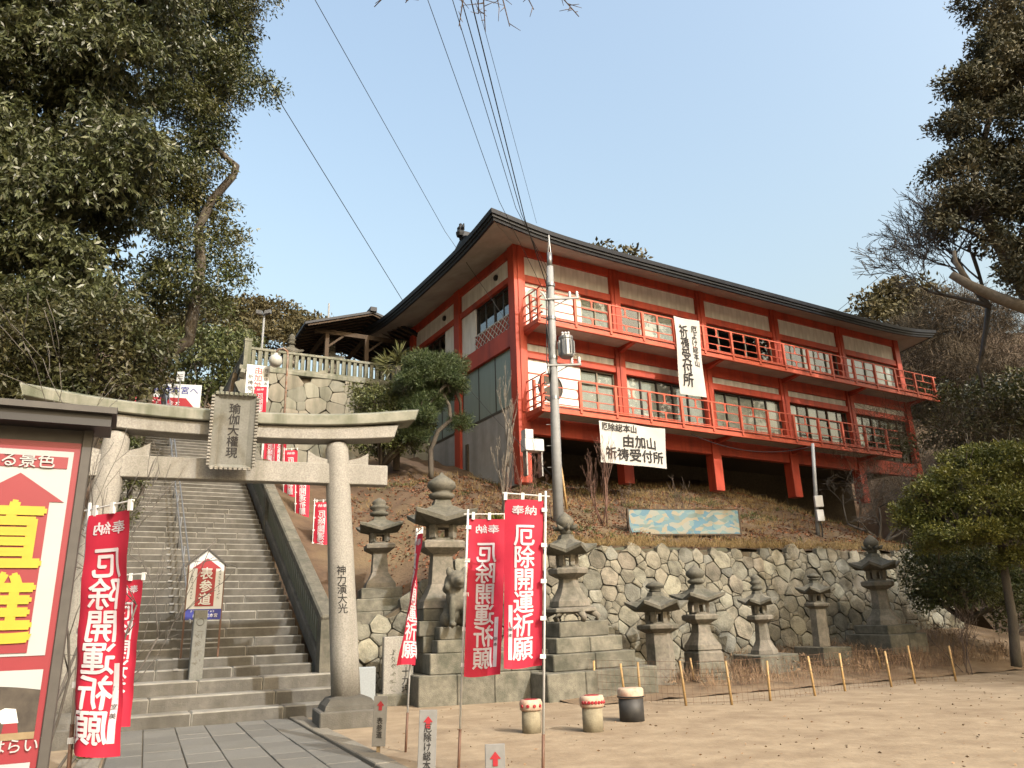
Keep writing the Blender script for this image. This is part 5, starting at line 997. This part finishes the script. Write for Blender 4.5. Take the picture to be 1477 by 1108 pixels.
def stems_to(base, targets, L, r, depth): return [((at(px, py, Y) - base).normalized(), L, r, depth) for px, py, Y in targets]
q = at(1425, 440, 32.5); bare_tree('bare_tree', 'leafless tree fanning fine twigs against the sky left of the tall tree', 'tree', q, stems_to(q, [(1300, 250, 32), (1280, 330, 33), (1345, 200, 32), (1300, 390, 32)], 2.7, .11, 5) + [((0, 0, -1), 4, .14, 0)], 41, m['twiggrey'], spread=.40, up=.08, kids=(3, 4), wander=.11, ratio=.72, rmin=.013)
# clipped tree, shrub
bl_ = pxb([(1395, 692, 52, 18), (1455, 662, 52, 18), (1345, 735, 46, 16), (1430, 728, 60, 20), (1400, 662, 34, 14), (1500, 690, 60, 30), (1385, 768, 56, 14), (1316, 752, 24, 10), (1460, 770, 56, 18), (1500, 740, 60, 24), (1330, 708, 22, 9), (1474, 806, 30, 14), (1355, 790, 24, 8)], 21.5, dj=.5, seed=7)
q = at(1464, 957, 21.5); tree('clipped rounded yellow green tree at the right edge', (q.x, q.y, q.z - .1), bl_, 'leaf_topiary', 37, [([(1466, 962), (1460, 890), (1448, 820), (1440, 760)], 21.5, .13, .09)], name='clipped_tree', spacing=.2, per=44, sig=.11, L=.09, W=.04, droop=-.35, shell=.35, out=.6)
bl_ = pxb([(1350, 828, 42, 26), (1400, 818, 42, 30), (1328, 800, 22, 16), (1432, 845, 30, 36), (1385, 856, 48, 22), (1470, 870, 24, 46), (1345, 868, 26, 16)], 24.5, dj=.5, seed=8)
q = at(1390, 885, 24.6); tree('dense dark green shrub behind the clipped tree at the wall end', (q.x, q.y, q.z - .5), bl_, 'leaf_shrub', 38, cat='shrub', name='shrub', spacing=.26, per=42, sig=.15, L=.11, W=.045, droop=.1, shell=.4, limbs=(0, 0, .3))
# pine, bush and palm by the hall
bl_ = pxb([(622, 532, 40, 18), (652, 528, 22, 14), (594, 550, 24, 15), (664, 612, 15, 12), (606, 600, 24, 13), (656, 556, 18, 12), (628, 566, 28, 14), (606, 520, 18, 10), (596, 626, 20, 14), (612, 580, 30, 16), (640, 545, 26, 14)], 28.2, dj=.4, seed=9)
q = at(625, 668, 28.2); tree('dark bonsai like pine with a bent trunk in front of the hall side', (q.x, q.y, q.z - .4), bl_, 'needle', 39, [([(622, 690), (621, 650), (632, 622), (650, 606), (648, 585), (634, 560), (618, 542)], 28.2, .105, .05)], name='pine_tree', cat='pine tree', spacing=.16, per=60, sig=.12, L=.17, W=.016, droop=-.35, shell=.3, out=.5)
bl_ = pxb([(545, 582, 36, 24), (562, 612, 34, 26), (520, 566, 16, 11), (545, 640, 36, 20), (600, 612, 24, 20), (580, 575, 26, 24), (590, 640, 20, 16)], 28.8, dj=.5, seed=10)
q = at(550, 668, 28.8); tree('bright green leafy bush between the terrace wall and the pine', (q.x, q.y, q.z - .5), bl_, 'leaf_shrub', 40, cat='shrub', name='shrub', spacing=.27, per=40, sig=.16, L=.13, W=.055, droop=.2, shell=.4, limbs=(0, 0, .3))
rng = np.random.default_rng(5); q = at(572, 650, 29.6); pm = thing('fan_palm', 'fan palm with spiky fronds above the bush beside the terrace fence', 'palm tree', q); hp = at(574, 530, 29.6) - q; MB().tube([(0, 0, -.8), hp * .5, hp], [.14, .13, .12], 9).build('trunk', m['bark'], pm, True)
P_, A_ = [], []
for k in range(20):
    d = rng.normal(size=3); d[2] = abs(d[2]) * .6 - .15; d /= np.linalg.norm(d); tip = np.array(hp) + d * .55
    for j in range(24): P_.append(tip); A_.append(d + rng.normal(size=3) * .55)
crm = leaf_mesh('fronds', np.array(P_), unit(np.array(A_)), rng.uniform(.45, .7, len(P_)), .045, m['frond'], rng); link('fronds', crm, pm)
# bare shrubs on the bank and in front of the hall
SG = 'bare shrubs and saplings on the bank'
def bare(label, px, py, Y, stems, seed, mt, cat='shrub', name='bare_shrub', **kw):
    q = at(px, py, Y); return bare_tree(name, label, cat, (q.x, q.y, hz(q.x, q.y) if Y > 22.5 else 0), stems, seed, m[mt], SG if Y > 20 else None, **kw)
bare('pale leafless saplings standing before the frosted windows of the hall', 728, 742, 25, [((-.02, 0, 1), 3.0, .05, 3), ((.06, .05, 1), 3.2, .045, 3), ((.25, 0, 1), 1.6, .03, 3), ((-.2, 0, 1), 1.5, .03, 3)], 51, 'barkgrey', name='sapling', spread=.28, up=.5, kids=(3, 5), wander=.05, ratio=.5)
bare('reddish bare shrub left of the utility pole', 752, 742, 24.3, [((.3, 0, 1), 1.3, .028, 3), ((-.25, 0, 1), 1.2, .028, 3), ((.05, 0, 1), 1.5, .03, 3), ((.6, .1, .8), 1.1, .02, 3)], 52, 'twigred', spread=.4, up=.3, kids=(3, 4), wander=.1, ratio=.6)
bare('many stemmed bare shrub in front of the wide white banner', 868, 712, 25.2, [((-.25, 0, 1), 1.5, .035, 3), ((.15, 0, 1), 1.5, .03, 3), ((-.05, 0, 1), 1.7, .03, 3), ((.4, 0, 1), 1.1, .025, 3), ((-.45, 0, 1), 1.2, .025, 3)], 53, 'twigred', spread=.3, up=.35, kids=(3, 4), wander=.08, ratio=.58)
bare('small bare shrub right of the wide banner shrub', 905, 722, 24.6, [((-.2, 0, 1), .8, .02, 3), ((.3, 0, 1), .9, .02, 3)], 54, 'twig', spread=.4, up=.3, ratio=.62)
bare('thin bare shrub on the bank above the mural panel', 985, 728, 26.5, [((.2, 0, 1), .8, .016, 3), ((-.3, 0, 1), .7, .016, 3), ((0, 0, 1), .9, .016, 3)], 55, 'twig', spread=.4, up=.3, ratio=.6)
bare('wide grey leafless tree in front of the right end of the hall', 1262, 722, 30, [((-.5, 0, .8), 1.6, .07, 5), ((.3, 0, 1), 1.7, .07, 5), ((.8, 0, .7), 1.7, .06, 5), ((-.1, -.3, 1), 1.5, .06, 5)], 56, 'twiggrey', 'tree', 'bare_tree', spread=.55, up=.08, kids=(3, 4), wander=.16, ratio=.66, rmin=.005)
bare('leafless tree right of the hall end beneath the tall tree', 1390, 690, 31, [((-.6, 0, .7), 1.9, .08, 5), ((.1, 0, 1), 2.1, .08, 5), ((.6, 0, .8), 1.8, .07, 5)], 57, 'twiggrey', 'tree', 'bare_tree', spread=.5, up=.12, kids=(3, 4), wander=.15, ratio=.68, rmin=.005)
bare('sparse bare bush at the right end of the planting bed', 1392, 950, 21.8, [((-.3, 0, 1), .9, .02, 3), ((.3, 0, 1), 1.0, .02, 3), ((0, 0, 1), 1.2, .02, 3), ((-.6, 0, .8), .8, .015, 3)], 58, 'twig', spread=.35, up=.3, ratio=.6)
q = onz(62, 1075); t = bare_tree('bare_bush', 'leafless bush of long curving twigs in front of the torii left pillar', 'bush', (at(85, 900, 9.6).x, 9.6, 0), [((.05, 0, 1), 2.9, .022, 3), ((-.14, .1, 1), 3.0, .022, 3), ((.22, 0, 1), 2.8, .02, 3), ((.55, -.1, .9), 2.3, .02, 3), ((.85, 0, .95), 2.0, .018, 3)], 59, m['twiggrey'], spread=.38, up=.06, kids=(2, 4), wander=.10, ratio=.55, seg=6, rmin=.004)
rg = random.Random(61); ob = thing('overhanging_branch', 'bare twigs of an overhanging branch at the top of the view', 'branch', at(690, -120, 8)); mb = MB()
for tx, ty in ((700, 46), (735, 38), (662, 38), (770, 14), (540, 10), (585, 4), (835, 24), (690, 20), (720, 12)):
    a = Vector((0, 0, 0)); b = at(tx, ty, 8 + rg.uniform(-.4, .4)) - ob.location; mid = a.lerp(b, .55) + Vector((0, 0, .12)); mb.tube([a, mid, b], [.02, .013, .006], 5)
    for k in range(10): c = mid.lerp(b, rg.uniform(.2, 1)); mb.tube([c, c + Vector((rg.gauss(0, .1), rg.gauss(0, .06), rg.gauss(-.02, .07)))], [.007, .0035], 4)
mb.build('branches', m['twig'], ob, True)
# ================================================================ far wood, leaf litter, grass, stalks
bl_ = pxb([(300, 478, 60, 40), (350, 462, 44, 28), (398, 466, 46, 28), (440, 482, 40, 26), (482, 492, 36, 24), (522, 500, 34, 22), (380, 500, 60, 30), (250, 500, 60, 40), (560, 505, 40, 24)], 88, dj=5, seed=11) + pxb([(1262, 448, 26, 24), (1296, 432, 34, 24), (1330, 440, 34, 26), (1285, 470, 40, 26)], 72, dj=2, seed=12) + pxb([(885, 372, 26, 16), (905, 378, 20, 12), (866, 378, 20, 12)], 64, dj=1, seed=13)
tag(crown('wooded_hill', bl_, m['leaf_hill'], None, 62, spacing=1.0, per=40, sig=.55, L=.5, W=.24, droop=.2, shell=.55, low=-.3), 'wooded hillside of dense evergreen trees far behind the hall', 'wood', kind='stuff')
bl_ = pxb([(1360, 455, 40, 30), (1400, 470, 50, 40), (1455, 490, 55, 45), (1330, 500, 50, 36), (1390, 540, 60, 45), (1450, 570, 60, 50), (1345, 570, 50, 45), (1420, 630, 60, 50), (1340, 640, 50, 45), (1450, 690, 60, 50), (1300, 560, 36, 36), (1380, 700, 60, 40), (1500, 620, 70, 80), (1310, 500, 34, 30)], 54, dj=5, seed=14)
tag(crown('brown_wood', bl_, m['leaf_brown'], None, 63, spacing=.7, per=46, sig=.5, L=.75, W=.035, droop=-.5, shell=.3, out=.3), 'grey brown leafless wood on the slope beyond the right end of the hall', 'wood', kind='stuff')
bl_ = pxb([(1215, 655, 26, 22), (1250, 690, 40, 26), (1305, 655, 50, 40), (1370, 690, 60, 46), (1435, 640, 60, 50), (1330, 610, 46, 36), (1400, 605, 50, 40), (1300, 715, 50, 26), (1270, 610, 30, 26), (1480, 700, 60, 60), (1360, 745, 60, 30)], 33.5, dj=1.5, seed=15)
bl2 = pxb([(1400, 592, 46, 26), (1455, 585, 56, 36), (1350, 585, 36, 22), (1500, 600, 60, 50), (1425, 625, 46, 24), (1470, 640, 50, 30), (1375, 625, 40, 20), (1320, 600, 26, 16), (1290, 640, 26, 16)], 42, dj=2, seed=16)
tag(crown('dark_thicket', bl2, m['leaf_deep'], None, 68, spacing=.6, per=36, sig=.35, L=.26, W=.1, droop=.2, shell=.35), 'dark green thicket on the slope right of the hall', 'thicket', kind='stuff')
tag(crown('bare_brush', bl_, m['leaf_brown'], None, 66, spacing=.55, per=13, sig=.35, L=.62, W=.014, droop=-.5, shell=.2, out=.3), 'tangle of bare grey brown brush in front of the right end of the hall', 'brush', kind='stuff')
for (x, y, hh, lab, sd) in ((25.5, 9.5, 19, 'third unseen evergreen tree, added outside the right edge to shade the wall end', 67), (27.5, 19.5, 25, 'tall unseen evergreen tree, added outside the view on the right to shade the hall end', 64), (34, 27, 25, 'second unseen evergreen tree, added outside the right edge of the view for its shade', 65)):  # unseen trees, added to throw shade on the hall end and wall end
    rg = random.Random(sd); bb_ = [((x + rg.uniform(-3, 3), y + rg.uniform(-3, 3), z), (rg.uniform(2, 3.2),) * 3) for z in np.linspace(hh - 14, hh, 13)]; t = thing('evergreen_tree', lab, 'tree', (x, y, max(0, hz(x, y)) - .3)); L0 = t.location
    MB().tube([(0, 0, 0), (.2, 0, hh * .5), (0, .2, hh - 2 - L0.z)], [.5, .35, .12], 10).build('trunk', m['bark'], t, True); crown('crown', [((c[0] - L0.x, c[1] - L0.y, c[2] - L0.z), r) for c, r in bb_], m['leaf_cedar'], t, sd, spacing=.9 if sd != 67 else 1.3, per=34 if sd != 67 else 22, sig=.5, L=.42, W=.18, shell=.4)
rng = np.random.default_rng(77); n = 22000; t_ = rng.uniform(-5.5, 15, n); d_ = .2 + 9 * rng.random(n) ** 1.2; kp = (np.sin(t_ * 1.7 + np.sin(d_ * 1.3) * 1.5) * np.sin(d_ * 2.1 + t_ * .6) + rng.normal(size=n) * .45) > -.25 - .25 * (t_ < 3); t_, d_ = t_[kp], d_[kp]; n = len(t_); P_ = np.array([[*(W0 + WU * a + WN * b)] for a, b in zip(t_, d_)]); P_[:, 2] = [hz(x, y) + .02 for x, y in P_[:, :2]]
A_ = rng.normal(size=(n, 3)); A_[:, 2] = A_[:, 2] * .25 + .1; o = link('fallen_leaves', leaf_mesh('fallen_leaves', P_, unit(A_), rng.uniform(.06, .14, n), rng.uniform(.04, .08, n), m['dryleaf'], rng)); tag(o, 'brown fallen leaves covering the bank below the hall', 'leaves', kind='stuff')
def tufts(name, label, cat, pts, per, L, W, mt, seed, spread=.06, lean=.35, hf=None):
    rg = np.random.default_rng(seed); pts = np.repeat(np.array(pts), per, axis=0) + rg.normal(size=(len(pts) * per, 3)) * np.array([spread, spread, 0]); A = rg.normal(size=pts.shape) * lean; A[:, 2] = 1
    s = rg.uniform(.5, 1.25, len(pts)); tag(link(name, leaf_mesh(name, pts, unit(A), L * s, W * s, m[mt], rg)), label, cat, kind='stuff')
pts = []
for i in range(900): t = rng.uniform(-3, 14); d = abs(rng.normal()) * .45 - .12; p = W0 + WU * t + WN * d; pts.append((p.x, p.y, wall_top(t) - .06 + max(0, d) * .4))
tufts('wall_grass', 'dry yellow grass hanging along the top of the retaining wall', 'grass', pts, 14, .2, .012, 'drygrass', 81, .07, .7)
pts = []
for i in range(1300): t, d = -5 + 20 * rng.random() ** .6, .4 + 9.1 * rng.random() ** .6; p = W0 + WU * t + WN * d; pts.append((p.x, p.y, hz(p.x, p.y)))
tufts('bank_grass', 'sparse dry grass tufts scattered over the brown bank', 'grass', pts, 10, .28, .011, 'drygrass', 82, .08, .5)
n = 420; tt_ = rng.uniform(-5, 15, n); dd_ = rng.uniform(.3, 9, n); P_ = np.array([[*(W0 + WU * a + WN * b)] for a, b in zip(tt_, dd_)]); P_[:, 2] = [hz(x, y) + .035 for x, y in P_[:, :2]]; A_ = rng.normal(size=(n, 3)); A_[:, 2] = A_[:, 2] * .12 + .08
tag(link('fallen_twigs', leaf_mesh('fallen_twigs', P_, unit(A_), rng.uniform(.25, .9, n), .022, m['twiggrey'], rng)), 'dead twigs lying over the brown bank', 'twigs', kind='stuff')
pts = []
for k in range(26):
    t0, d0 = rng.uniform(-4, 14), rng.uniform(.3, 8)
    for i in range(16): p = W0 + WU * (t0 + rng.normal() * .5) + WN * max(.15, d0 + rng.normal() * .3); pts.append((p.x, p.y, hz(p.x, p.y)))
tufts('bank_weeds', 'low green weeds in patches on the bank', 'weeds', pts, 12, .16, .025, 'leaf_shrub', 85, .1, .8)
pts = []
for i in range(260): t = rng.uniform(.5, 12.5); f = rng.uniform(.08, .9); p = W0 + WU * t - WN * lerp(4.6, .1, f); pts.append((p.x, p.y, bed_z(t, f)))
tufts('dried_stalks', 'brown dried flower stalks standing inside the bamboo fence', 'dried plants', pts, 26, .46, .009, 'stalk', 83, .12, .35); tufts('dried_seed_heads', 'withered brown foliage among the dried stalks', 'dried plants', [(a, b, c + rng.uniform(.05, .35)) for a, b, c in pts], 7, .10, .035, 'stalk', 84, .14, 1.2)
n = 1100; P_ = np.stack([-3 + 19 * rng.random(n) ** .8, 22 - 13 * rng.random(n) ** .7, np.full(n, .012)], 1); A_ = rng.normal(size=(n, 3)); A_[:, 2] *= .12; tag(link('sand_litter', leaf_mesh('sand_litter', P_, unit(A_), rng.uniform(.015, .07, n), rng.uniform(.01, .03, n), m['stalk'], rng)), 'scattered dead leaves on the sandy ground', 'leaves', kind='stuff')
def clump(name, label, cat, q, per, L, W, mt, seed):
    t = thing(name, label, cat, q); rg = np.random.default_rng(seed); A = rg.normal(size=(per, 3)) * .6; A[:, 2] = abs(A[:, 2]) + .35; link('leaves', leaf_mesh('leaves', rg.normal(size=(per, 3)) * np.array([.05, .05, .01]), unit(A), L * rg.uniform(.5, 1.2, per), W, m[mt], rg), t)
q = onz(128, 1098); clump('grass_clump', 'green grass clump at the foot of the left banner by the path', 'plant', q, 160, .26, .02, 'leaf_shrub', 91)
q = at(713, 742, 23.6); clump('spiky_plant', 'yellow green spiky plant on the bank behind the middle banners', 'plant', (q.x, q.y, hz(q.x, q.y)), 110, .42, .05, 'leaf_topiary', 92)
